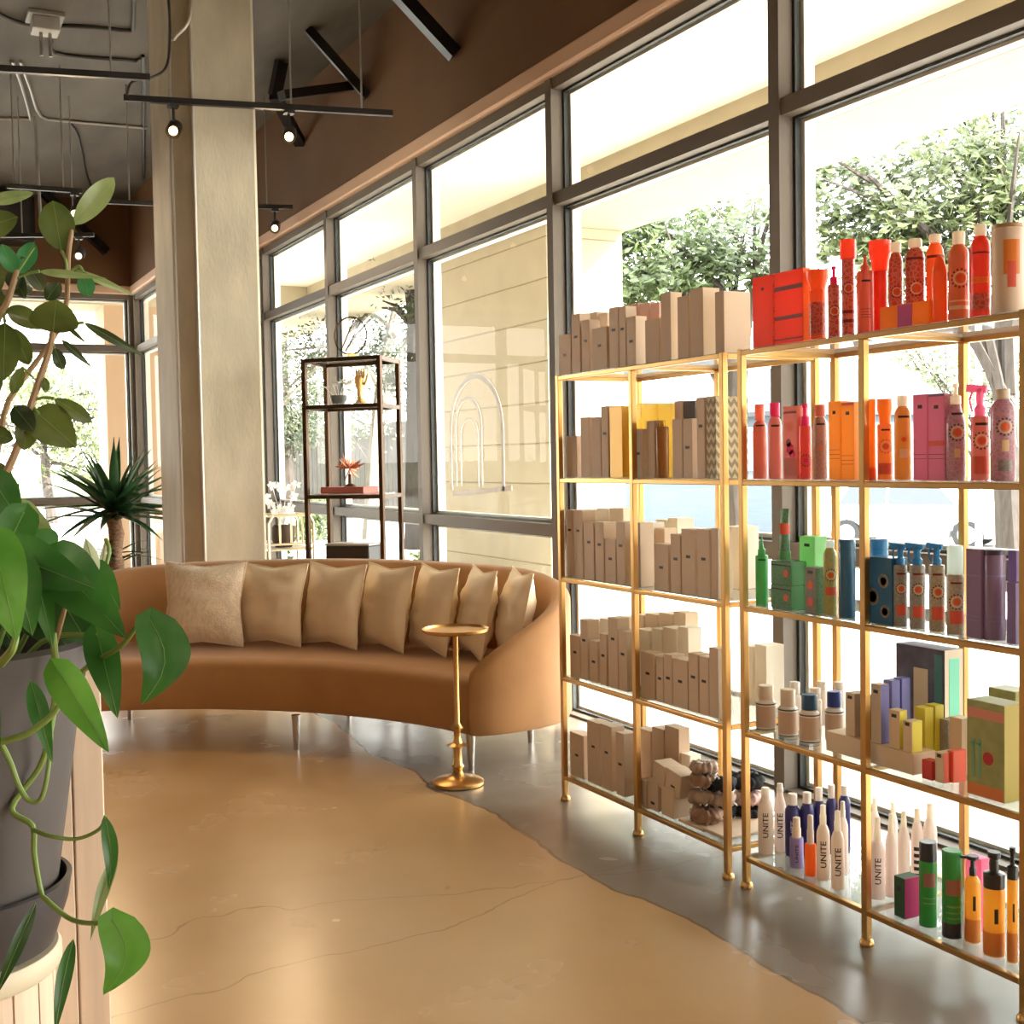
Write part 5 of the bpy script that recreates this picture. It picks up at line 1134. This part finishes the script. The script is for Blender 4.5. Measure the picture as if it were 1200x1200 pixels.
for x0, x1, yb_, yc, o_, w_ in ((1019, 1031, 950, 935, .27, 'near'), (1041, 1052, 952, 940.5, .26, 'far')):
    bottle(1, 4, x0, x1, yb_, 'back', m=PNKW, cap='mist', yt_cap=yc, cw=.5, capm=CAPW, desc='hazy white spray by the window', sh='taper', off=o_, neck=.48, name='spray_bottle')
carton(1, 4, 1047.5, 1060, 1028, m=P_('forest_card', (40, 84, 50), .5), side=MAG, logo=0, d=.06, desc='green fronted carton with magenta side', off=.035, dots=[(.5, .72, .008, BLKP)])
GG = tintplastic('emerald_plastic', hexcol(22, 130, 36), .3)
LB1 = P_('dull_rose_label', (150, 100, 84), .5); LB2 = P_('pale_green_label', (120, 160, 90), .5)
bottle(1, 4, 1077.5, 1098, 1008, m=GG, cap='can', yt_cap=986, cw=.98, capm=BLKP, desc='tall emerald bottle with black cap', sh='can', deco=[('band', .62, .84, LB1, .7), ('band', .36, .38, LB2, .7), ('band', .44, .46, LB2, .7)], off=.04)
bottle(1, 4, 1104.5, 1127, 996, m=GG, desc='tall emerald bottle standing on its black cap', sh='can', base=(.17, BLKP), deco=[('band', .50, .68, LB1, .8), ('band', .36, .38, LB2, .8), ('band', .29, .305, LB2, .8), ('band', .23, .24, LB2, .8)], off=.035)
AB = tintplastic('amber_liquid', hexcol(236, 170, 50), .45)
def ink(): return [('band', .50, .72, BLKP, .18), ('full', .02, .36, tintplastic('amber_lower', hexcol(196, 116, 34), .35))]
bottle(1, 4, 1131, 1149, 1026, m=AB, cap='pumphead', yt_cap=1002.5, cw=.75, capm=BLKP, desc='amber pump bottle, shorter, behind the front one', deco=ink(), off=.06, name='pump_bottle')
bottle(1, 4, 1153, 1177, 1039.5, m=AB, cap='pump', yt_cap=998, cw=1.0, capm=BLKP, desc='amber bottle with wide black collar and pump', sh='can', deco=ink(), off=.035, name='pump_bottle')
bottle(1, 4, 1180.5, 1192.5, 1030, m=AB, cap='pump', yt_cap=993, cw=1.0, capm=BLKP, desc='slim amber bottle half behind the end post', sh='can', deco=ink(), off=.05, name='pump_bottle')
carton(1, 4, 1131, 1150, 1004, 'middle', m=LPNK, logo=0, d=.03, desc='pink carton behind the amber pump bottle', off=.15)
# ---- labels that single every product out
ORD = 'first second third fourth fifth sixth seventh eighth ninth tenth eleventh twelfth thirteenth fourteenth fifteenth sixteenth seventeenth eighteenth nineteenth twentieth twenty-first twenty-second'.split()
LVN = ['top', 'second', 'third', 'fourth', 'bottom']; RK = ['carton rack', 'bottle rack']
from collections import defaultdict
byrow = defaultdict(list)
for it in ITEMS: byrow[(it[1], it[2], it[3])].append(it)
seen = defaultdict(int)
for it in ITEMS: seen[(it[1], it[2], it[5])] += 1
for (u, lv, row), L in byrow.items():
    L.sort(key=lambda t: -t[4])
    for k, (o, _, _, _, y, desc, cat) in enumerate(L):
        many = desc is None or seen[(u, lv, desc)] > 1
        if desc is None:
            zs = [v.co.z for v in o.data.vertices]; h = max(zs)-min(zs)
            has = any(c.name.startswith('logo') for c in o.children)
            hw = 'tall' if h > .17 else ('short' if h < .125 else 'mid-height')
            desc = f"{hw} tan carton{' with dark logo' if has else ', plain front'}"
        rw = {'front': 'front row', 'middle': 'middle row', 'back': 'back row'}.get(row, row)
        where = f"{LVN[lv]} shelf, {RK[u]}"
        if many: where = f"{ORD[k]} from sofa, {rw}, {where}"
        if len(desc.split())+len(where.split()) > 16: where = where.replace(', '+RK[u], '')
        if len(desc.split())+len(where.split()) > 16: where = f"{LVN[lv]} shelf"
        tag(o, f"{desc}, {where}", cat, f"{'cartons' if cat in ('carton', 'box', 'gift box', 'tray') else 'bottles and jars'} on the {LVN[lv]} shelf of the {RK[u]}")
# ------------------------------------------------------------------ planters and plants
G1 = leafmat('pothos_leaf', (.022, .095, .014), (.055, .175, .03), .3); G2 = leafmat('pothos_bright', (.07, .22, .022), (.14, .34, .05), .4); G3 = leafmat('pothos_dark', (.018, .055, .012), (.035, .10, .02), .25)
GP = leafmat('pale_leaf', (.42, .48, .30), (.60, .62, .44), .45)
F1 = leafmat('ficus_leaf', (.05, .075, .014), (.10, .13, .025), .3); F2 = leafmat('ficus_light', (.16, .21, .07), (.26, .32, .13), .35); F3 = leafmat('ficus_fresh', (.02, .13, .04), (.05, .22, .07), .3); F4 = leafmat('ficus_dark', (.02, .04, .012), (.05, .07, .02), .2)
Y1 = leafmat('yucca_leaf', (.012, .045, .016), (.03, .085, .03), .2)
stemg = mat('green_stem', (.20, .30, .07), .5); stemb = mat('brown_stem', (.34, .22, .12), .7)
def leaf(root, base, tip, w, m, shape='heart', cup=.18, droop=.12, nrm=None, twist=0, name='leaf', side=0):
    base = Vector(base); tip = Vector(tip); L = (tip-base).length; ax = (tip-base).normalized()
    vw = (base.lerp(tip, .5)-CO).normalized() if nrm is None else -Vector(nrm).normalized()
    nn = (-vw-ax*(-vw).dot(ax)).normalized(); nn = (Matrix.Rotation(twist, 3, ax) @ nn); sd = ax.cross(nn)
    n, k = 12, 6; vs = []; fs = []
    for i in range(n+1):
        t = i/n
        if shape == 'heart': pr = (math.sin(PI*t**.62)**.75)*(1-.12*t) if 0 < t < 1 else 0
        elif shape == 'oval': pr = math.sin(PI*t)**.62 if 0 < t < 1 else 0
        else: pr = math.sin(PI*t**.8)**.9*(1-.3*t) if 0 < t < 1 else 0
        c = base+ax*(L*t)+nn*(L*droop*(math.sin(PI*t*.9)-.3*t))-sd*(side*w*math.sin(PI*t))
        back = (-.08*L*(1-t)**4*4 if shape == 'heart' else 0)
        for j in range(-k//2, k//2+1):
            u = j/(k/2); hw = w/2*pr
            p = c+sd*(u*hw)+nn*(abs(u)**1.3*hw*cup*(1.2)-.0)+ax*(back*abs(u)*.5)+nn*(.02*w*math.sin(9*t+3*u))
            vs.append(p)
    q = k+1
    for i in range(n):
        for j in range(k): fs.append((i*q+j, i*q+j+1, (i+1)*q+j+1, (i+1)*q+j))
    b = MB(); b.add(vs, fs, 0, True); o = b.build(name, m, root, angle=180)
    # midrib
    r = MB(); r.tube([vs[i*q+k//2]+nn*.0004 for i in range(0, n+1, 2)], [max(.0003, w*.012*(1-i/7.5)) for i in range(7)], 5); r.build('midrib', mat('leaf_vein', (.17, .27, .08), .5), o)
    return o
def stem(root, pts, r, m=stemg, name='stem'):
    b = MB(); P_l = spline(pts, 5); n = len(P_l); b.tube(P_l, [r*(1-.35*i/n) for i in range(n)], 8); return b.build(name, m, root)
# grey pot in its saucer on a planked stand
ZB = .925
pc = Vector((.046, 1.315, ZB)); potm = mat('matt_grey_pot', (.070, .058, .054), .55); pt = empty('planter_pot', pc, 'large matt grey plant pot with dark saucer, pothos spilling over', 'plant pot')
R_ = .138; z = ZB
b = MB(); b.lathe([(.08, z+.012), (.092, z+.014), (.103, z+.09), (.122, z+.22), (R_, z+.302), (R_-.008, z+.306), (R_-.012, z+.28), (R_-.02, z+.255)], 56, pc.x, pc.y, caps=False); b.build('pot', potm, pt)
b = MB(); b.lathe([(.08, z+.0005), (.094, z+.004), (.108, z+.045), (.112, z+.068), (.107, z+.069), (.103, z+.045), (.095, z+.012), (.001, z+.011)], 56, pc.x, pc.y); b.build('saucer', mat('dark_saucer', (.045, .042, .045), .4), pt)
b = MB(); b.lathe([(.001, z+.255), (.06, z+.26), (R_-.02, z+.258)], 30, pc.x, pc.y, caps=False); b.build('soil', mat('dark_soil', (.02, .014, .01), .95, bump=.6, bscale=90), pt)
wood = mat('limed_wood', (.72, .56, .42), .6, var=.14, vscale=3, stretch=(14, 14, .7)); cring = mat('cream_edge', (.66, .58, .42), .5)
sd_ = empty('plant_stand', (pc.x, pc.y, 0), 'round planked pale wood stand under the grey pot', 'plant stand')
b = MB(); b.lathe([(.097, ZB-.022), (.100, ZB-.018), (.100, ZB-.004), (.097, ZB)], 56, pc.x, pc.y); b.build('top', cring, sd_)
for k in range(18):
    a0, a1 = 2*PI*k/18+.012, 2*PI*(k+1)/18-.012; b = MB(); vs = []
    for z in (0.0, ZB-.0225):
        for rr in (.080, .093):
            for q in range(4): a = a0+(a1-a0)*q/3; vs.append((pc.x+rr*math.cos(a), pc.y+rr*math.sin(a), z))
    fs = []
    for q in range(3): fs += [(4+q, 5+q, 13+q, 12+q), (q+1, q, 8+q, 9+q), (8+q, 12+q, 13+q, 9+q), (q, q+1, 5+q, 4+q)]
    fs += [(0, 4, 12, 8), (3, 11, 15, 7)]; b.add(vs, fs); b.build('plank', wood, sd_)
# tall planked counter behind it
CX1 = .2195; CY0 = 1.50; CH = 1.185
ct = empty('reception_counter', (-.4, 2.0, 0), 'tall counter clad in pale vertical planks behind the plant pot', 'counter')
x = CX1; k = 0
while x > -1.2:
    w = (.036, .05, .058, .05)[k % 4]; b = MB(); b.box(x-w+.0015, x, CY0, CY0+.02, 0, CH, b=.0015); b.build('plank', wood, ct); x -= w; k += 1
y = CY0+.021
while y < 2.6: b = MB(); b.box(CX1-.02, CX1, y, y+.068, 0, CH, b=.0015); b.build('plank', wood, ct); y += .07
b = MB(); b.box(-1.2, CX1-.021, CY0+.021, 2.6, 0, CH-.002); b.build('carcass', mat('pale_ply', (.6, .5, .38), .7), ct)
b = MB(); b.box(-1.22, CX1+.004, CY0-.004, 2.62, CH, CH+.02, b=.003); b.build('countertop', cring, ct)
# pothos
po = empty('pothos_plant', (pc.x, pc.y, pc.z+.24), 'trailing pothos with big heart shaped leaves hanging over the pot', 'potted plant')
def d3(x, y, Z): return dep(x, y, Z)
LV = [ # base px, tip px, depth base, depth tip, width px, material, shape, side
 (12, 650, 112, 690, 1.12, 1.08, 62, G1, 'heart', 0), (-8, 632, 20, 752, 1.0, .97, 62, G2, 'heart', 0), (16, 655, 38, 745, 1.06, 1.04, 52, G1, 'heart', 0), (40, 660, 62, 760, 1.1, 1.07, 30, G1, 'heart', 0),
 (28, 600, -5, 668, 1.15, 1.12, 46, G1, 'heart', 0), (20, 598, 62, 622, 1.3, 1.27, 34, F2, 'heart', 0), (113, 676, 100, 630, 1.2, 1.22, 20, GP, 'lance', 0), (117, 676, 124, 632, 1.24, 1.25, 9, GP, 'lance', 0),
 (62, 655, 148, 748, 1.16, 1.08, 68, G1, 'heart', 0), (112, 664, 141, 716, 1.22, 1.2, 30, G1, 'heart', 0), (114, 744, 138, 842, 1.14, 1.1, 40, G1, 'heart', 0), (68, 786, 128, 882, 1.02, .98, 44, G2, 'heart', 0),
 (176, 727, 166, 826, 1.1, 1.08, 62, G1, 'heart', .34), (36, 797, 62, 896, 1.06, 1.04, 26, G1, 'lance', 0), (122, 955, 127, 1044, 1.1, 1.09, 20, G1, 'lance', .25), (138, 1000, 106, 1102, 1.12, 1.08, 17, F2, 'lance', -.2),
 (131, 1077, 121, 1166, 1.05, 1.03, 58, G2, 'heart', .36), (86, 1100, 64, 1215, 1.04, 1.0, 20, G1, 'lance', -.1), (42, 1058, -6, 1170, 1.0, .98, 18, G3, 'lance', 0),
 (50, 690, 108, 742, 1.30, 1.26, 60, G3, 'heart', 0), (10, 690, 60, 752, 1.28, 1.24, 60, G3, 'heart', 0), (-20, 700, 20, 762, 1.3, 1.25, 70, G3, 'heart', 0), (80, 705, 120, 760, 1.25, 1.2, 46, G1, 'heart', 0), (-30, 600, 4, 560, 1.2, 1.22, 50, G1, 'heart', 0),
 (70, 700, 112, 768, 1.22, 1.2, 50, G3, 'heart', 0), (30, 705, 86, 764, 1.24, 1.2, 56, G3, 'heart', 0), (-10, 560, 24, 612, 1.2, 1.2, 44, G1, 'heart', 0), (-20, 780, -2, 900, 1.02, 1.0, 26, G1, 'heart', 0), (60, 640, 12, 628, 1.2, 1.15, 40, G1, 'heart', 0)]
for bx, by, tx, ty, Zb, Zt, w, m, shp, sd in LV:
    ob = d3(bx, by, Zb); leaf(po, ob, d3(tx, ty, Zt), w*Zb/F, m, shp, side=sd, cup=.22 if shp == 'heart' else .35, droop=.10)
def st_(pts, r=.0028, m=stemg): stem(po, [d3(*p) for p in pts], r, m)
ctr_ = pc+Vector((0, 0, .24))
st_([(-20, 872, 1.02), (10, 867, 1.02), (38, 856, 1.02), (69, 827, 1.02), (70, 790, 1.02)], .0034)
st_([(62, 742, 1.12), (66, 800, 1.13), (58, 860, 1.13), (46, 900, 1.14), (14, 947, 1.13), (38, 968, 1.12), (40, 1000, 1.12), (48, 1045, 1.12), (56, 1056, 1.11), (85, 1078, 1.1), (116, 1082, 1.06), (131, 1077, 1.05)], .0032)
st_([(-12, 860, 1.1), (2, 874, 1.1), (12, 893, 1.1), (22, 920, 1.1), (34, 938, 1.1), (48, 936, 1.1), (56, 905, 1.1), (60, 860, 1.12)], .0028)
st_([(38, 972, 1.12), (60, 980, 1.1), (90, 983, 1.1), (116, 972, 1.1), (124, 956, 1.1)], .0022); st_([(0, 778, 1.0), (14, 762, .98), (19, 745, .98)], .004)
st_([(60, 770, 1.16), (70, 735, 1.14), (82, 690, 1.12)], .003, stemb); st_([(90, 792, 1.15), (112, 775, 1.13), (142, 757, 1.11), (160, 735, 1.1), (176, 729, 1.1)], .003)
st_([(124, 632, 1.25), (128, 648, 1.24), (119, 676, 1.24), (112, 690, 1.24), (100, 740, 1.26)], .0022)
for tp in ((12, 650, 1.12), (-8, 632, 1.0), (62, 655, 1.16), (28, 600, 1.15), (112, 664, 1.22), (114, 744, 1.14), (20, 598, 1.3)):
    e_ = d3(*tp); s0 = ctr_+Vector(((e_.x-ctr_.x)*.3, (e_.y-ctr_.y)*.2, 0)); stem(po, [s0, s0.lerp(e_, .5)+Vector((0, 0, .03)), e_], .003)
# rubber plant on the counter
fb = Vector((-.16, 2.06, CH+.02)); fi = empty('ficus_plant', fb, 'leafy ficus with long oval leaves on pale upright stems', 'potted plant')
b = MB(); b.lathe([(.07, fb.z+.0005), (.09, fb.z+.06), (.10, fb.z+.15), (.094, fb.z+.152), (.085, fb.z+.13), (.001, fb.z+.13)], 30, fb.x, fb.y); r = b.build('flower_pot', mat('terracotta_pot', (.40, .18, .10), .7)); tag(r, 'small clay pot holding the ficus on the counter', 'plant pot')
Zf = 1.95
FL = [ # base, tip, width px, mat, shape, dz tip
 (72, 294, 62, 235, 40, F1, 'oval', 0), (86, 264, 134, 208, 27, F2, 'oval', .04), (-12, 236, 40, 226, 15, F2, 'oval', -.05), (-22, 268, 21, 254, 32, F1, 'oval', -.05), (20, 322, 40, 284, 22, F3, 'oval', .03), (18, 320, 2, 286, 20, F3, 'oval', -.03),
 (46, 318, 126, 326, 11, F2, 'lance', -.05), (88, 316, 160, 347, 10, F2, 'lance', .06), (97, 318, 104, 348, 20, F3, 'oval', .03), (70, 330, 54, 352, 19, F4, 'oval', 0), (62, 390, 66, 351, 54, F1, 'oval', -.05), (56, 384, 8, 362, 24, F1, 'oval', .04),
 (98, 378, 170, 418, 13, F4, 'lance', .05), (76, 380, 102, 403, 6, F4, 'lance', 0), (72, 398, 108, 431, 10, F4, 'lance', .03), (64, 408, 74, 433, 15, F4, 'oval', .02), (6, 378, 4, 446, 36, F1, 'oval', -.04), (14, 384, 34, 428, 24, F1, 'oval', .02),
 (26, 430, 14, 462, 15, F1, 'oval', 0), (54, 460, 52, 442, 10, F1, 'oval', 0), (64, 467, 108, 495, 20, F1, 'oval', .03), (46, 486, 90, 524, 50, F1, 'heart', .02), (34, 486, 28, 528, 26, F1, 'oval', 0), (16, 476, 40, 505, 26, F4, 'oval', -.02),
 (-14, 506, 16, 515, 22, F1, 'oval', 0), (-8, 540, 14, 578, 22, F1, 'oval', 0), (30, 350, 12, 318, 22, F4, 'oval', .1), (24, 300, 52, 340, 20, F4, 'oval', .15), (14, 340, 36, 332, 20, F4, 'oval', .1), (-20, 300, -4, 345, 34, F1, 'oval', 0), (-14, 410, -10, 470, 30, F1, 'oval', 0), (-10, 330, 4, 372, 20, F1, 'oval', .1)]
for bx, by, tx, ty, w, m, shp, dz in FL:
    leaf(fi, d3(bx, by, Zf), d3(tx, ty, Zf+dz), w*Zf/F, m, shp, cup=.16, droop=.07)
def sf(pts, r=.006, m=stemb): stem(fi, [fb+Vector((0, 0, .12))]+[d3(*p) for p in pts] if r > .005 else [d3(*p) for p in pts], r, m)
sf([(-20, 600, Zf), (4, 560, Zf), (22, 520, Zf), (44, 452, Zf), (58, 410, Zf), (62, 388, Zf)], .0075)
sf([(-40, 520, Zf), (-6, 385, Zf), (8, 355, Zf), (16, 330, Zf), (20, 316, Zf)], .0065)
sf([(-30, 560, Zf+.1), (10, 470, Zf+.1), (60, 400, Zf+.1), (77, 360, Zf+.08), (80, 300, Zf), (84, 270, Zf)], .0055)
for p in ([(72, 294, Zf), (77, 305, Zf), (79, 320, Zf)], [(46, 318, Zf), (34, 320, Zf), (20, 326, Zf)], [(98, 378, Zf), (86, 380, Zf), (66, 388, Zf)], [(64, 467, Zf), (50, 466, Zf), (38, 470, Zf)], [(46, 486, Zf), (40, 478, Zf), (34, 480, Zf)], [(97, 318, Zf), (92, 312, Zf), (80, 320, Zf)], [(6, 378, Zf), (4, 366, Zf), (4, 360, Zf)]): stem(fi, [d3(*q) for q in p], .0028, stemg)
for a_, e_ in (((20, 320), (40, 290)), ((64, 408), (60, 400)), ((26, 430), (44, 448)), ((54, 460), (48, 448)), ((16, 476), (36, 478))): stem(fi, [d3(*a_, Zf), d3(*e_, Zf)], .002, stemg)
# small framed card on the counter
p = dep(8, 600, 2.35); fr = empty('picture_frame', (p.x-.06, p.y, CH+.02), 'small dark framed card standing on the counter', 'picture frame')
x1 = dep(24, 590, 2.35).x; zt = dep(24, 567, 2.35).z; b = MB(); y = p.y
for a in ((x1-.2, x1, CH+.0205, CH+.035), (x1-.2, x1, zt-.012, zt), (x1-.2, x1-.188, CH+.035, zt-.012), (x1-.012, x1, CH+.035, zt-.012)): b.box(a[0], a[1], y, y+.015, a[2], a[3])
b.build('frame', mat('dark_wood', (.06, .035, .02), .5), fr); b = MB(); b.box(x1-.188, x1-.012, y+.004, y+.010, CH+.035, zt-.012); b.build('card', mat('tan_paper', (.45, .36, .25), .8), fr)
# yucca beyond the sofa
q = dep(137, 690, 8.9); yb_ = Vector((q.x, q.y, 0)); yu = empty('yucca_plant', yb_, 'potted yucca with spiky dark leaves behind the sofa', 'potted plant')
b = MB(); b.lathe([(.14, .0005), (.17, .02), (.20, .36), (.19, .365), (.18, .33), (.001, .33)], 30, yb_.x, yb_.y); b.build('pot', mat('charcoal_pot', (.05, .05, .055), .6), yu)
b = MB(); zt = dep(137, 600, 8.9).z
b.tube([(yb_.x+.01*math.sin(i*1.3), yb_.y, .33+(zt-.33)*i/14) for i in range(15)], [.05+.006*(i % 2) for i in range(15)], 12); b.build('trunk', mat('yucca_bark', (.26, .15, .09), .9, var=.35, vscale=30, stretch=(1, 1, 3), bump=.6, bscale=40), yu)
rn = random.Random(3); topc = Vector((yb_.x, yb_.y, zt-.02))
def blade(o, d, L, w, dr):
    n = 7; vs = []; sd = d.cross(Vector((0, 0, 1))).normalized(); nn = sd.cross(d).normalized(); p = Vector(o); dd = d.copy()
    for i in range(n+1):
        t = i/n; hw = w/2*(math.sin(PI*min(1, t*.8+.2))**.7)*(1-t**4)+.0006
        vs += [p-sd*hw+nn*hw*.5, p.copy(), p+sd*hw+nn*hw*.5]; dd = (dd+Vector((0, 0, -dr*t/n))).normalized(); p = p+dd*(L/n)
    fs = []
    for i in range(n): fs += [(3*i, 3*i+1, 3*i+4, 3*i+3), (3*i+1, 3*i+2, 3*i+5, 3*i+4)]
    b = MB(); b.add(vs, fs, 0, True); b.build('leaf', Y1, yu, angle=180)
for k in range(64):
    a = k*2.399+rn.uniform(-.2, .2); el = rn.choice([1.1, .8, .55, .3, .05, -.2]) + rn.uniform(-.12, .12)
    d = Vector((math.cos(a)*math.cos(el), math.sin(a)*math.cos(el), math.sin(el))); blade(topc+Vector((0, 0, rn.uniform(-.06, .08))), d, rn.uniform(.46, .68), .068, rn.uniform(.2, .9))
for k in range(16):
    a = k*2.1; d = Vector((math.cos(a)*.9, math.sin(a)*.9, rn.uniform(-.1, .5))).normalized(); blade(Vector((yb_.x, yb_.y, rn.uniform(.62, .8))), d, rn.uniform(.25, .36), .035, 1.0)
# ------------------------------------------------------------------ light
W = bpy.data.worlds.new('world'); bpy.context.scene.world = W; W.use_nodes = True
n = W.node_tree.nodes; l = W.node_tree.links; bg = n['Background']
tc = n.new('ShaderNodeTexCoord'); sp = n.new('ShaderNodeSeparateXYZ'); l.new(tc.outputs['Generated'], sp.inputs[0])
r = n.new('ShaderNodeValToRGB'); r.color_ramp.elements[0].position = 0; r.color_ramp.elements[0].color = (1, .95, .88, 1); r.color_ramp.elements[1].position = .5; r.color_ramp.elements[1].color = (.92, .96, 1, 1)
l.new(sp.outputs['Z'], r.inputs['Fac']); l.new(r.outputs['Color'], bg.inputs['Color']); bg.inputs['Strength'].default_value = SKY
su = bpy.data.lights.new('sun', 'SUN'); su.energy = SUN; su.angle = .02; su.color = (1, .95, .86); so = bpy.data.objects.new('sun', su); C.objects.link(so)
sd = Vector((.55, -.75, .52)).normalized()      # towards the sun
so.rotation_euler = sd.to_track_quat('Z', 'Y').to_euler()
# added fill lamps out of view, shaped as linear pendants
pm_ = mat('lamp_shade_metal', (.03, .03, .03), .5); dm = mat('lamp_diffuser', (1, .86, .68), .4, emit=6)
for x, y in FILL_AT:
    r = empty('ceiling_light', (x, y, 3.3), 'long black linear pendant lamp over the shop floor', 'ceiling light', 'linear pendants over the shop floor')
    b = MB(); b.box(x-.06, x+.06, y-.75, y+.75, 3.3, 3.38, b=.005); b.build('housing', pm_, r)
    b = MB(); b.box(x-.05, x+.05, y-.74, y+.74, 3.292, 3.3); b.build('diffuser', dm, r)
    for dy in (-.6, .6): b = MB(); b.tube([(x, y+dy, 3.38), (x, y+dy, CEIL)], .004, 6); b.build('wire', pm_, r)
    li = bpy.data.lights.new('pendant_light', 'AREA'); li.shape = 'RECTANGLE'; li.size = .1; li.size_y = 1.45; li.energy = FILL_W; li.color = (1, .80, .58)
    lo = bpy.data.objects.new('pendant_light', li); C.objects.link(lo); lo.location = (x, y, 3.288)
# portals guide daylight through the glass
for (x, y, w, h, rot) in ((WX+.12, (BACKY+12)/2, 12-BACKY, HEAD, (0, PI/2, 0)),):
    li = bpy.data.lights.new('daylight_portal', 'AREA'); li.shape = 'RECTANGLE'; li.size = h; li.size_y = w; li.cycles.is_portal = True
    lo = bpy.data.objects.new('daylight_portal', li); C.objects.link(lo); lo.location = (x, y, h/2); lo.rotation_euler = rot
sc = bpy.context.scene
sc.view_settings.view_transform = 'Standard'; sc.view_settings.look = 'None'; sc.view_settings.gamma = 1; sc.view_settings.exposure = EXPO; sc.view_settings.use_curve_mapping = False
cy = sc.cycles; cy.max_bounces = 10; cy.diffuse_bounces = 5; cy.glossy_bounces = 4; cy.transparent_max_bounces = 24; cy.transmission_bounces = 6
cy.caustics_reflective = False; cy.caustics_refractive = False; cy.sample_clamp_indirect = 6; cy.use_denoising = True
try: cy.denoiser = 'OPENIMAGEDENOISE'
except Exception: pass
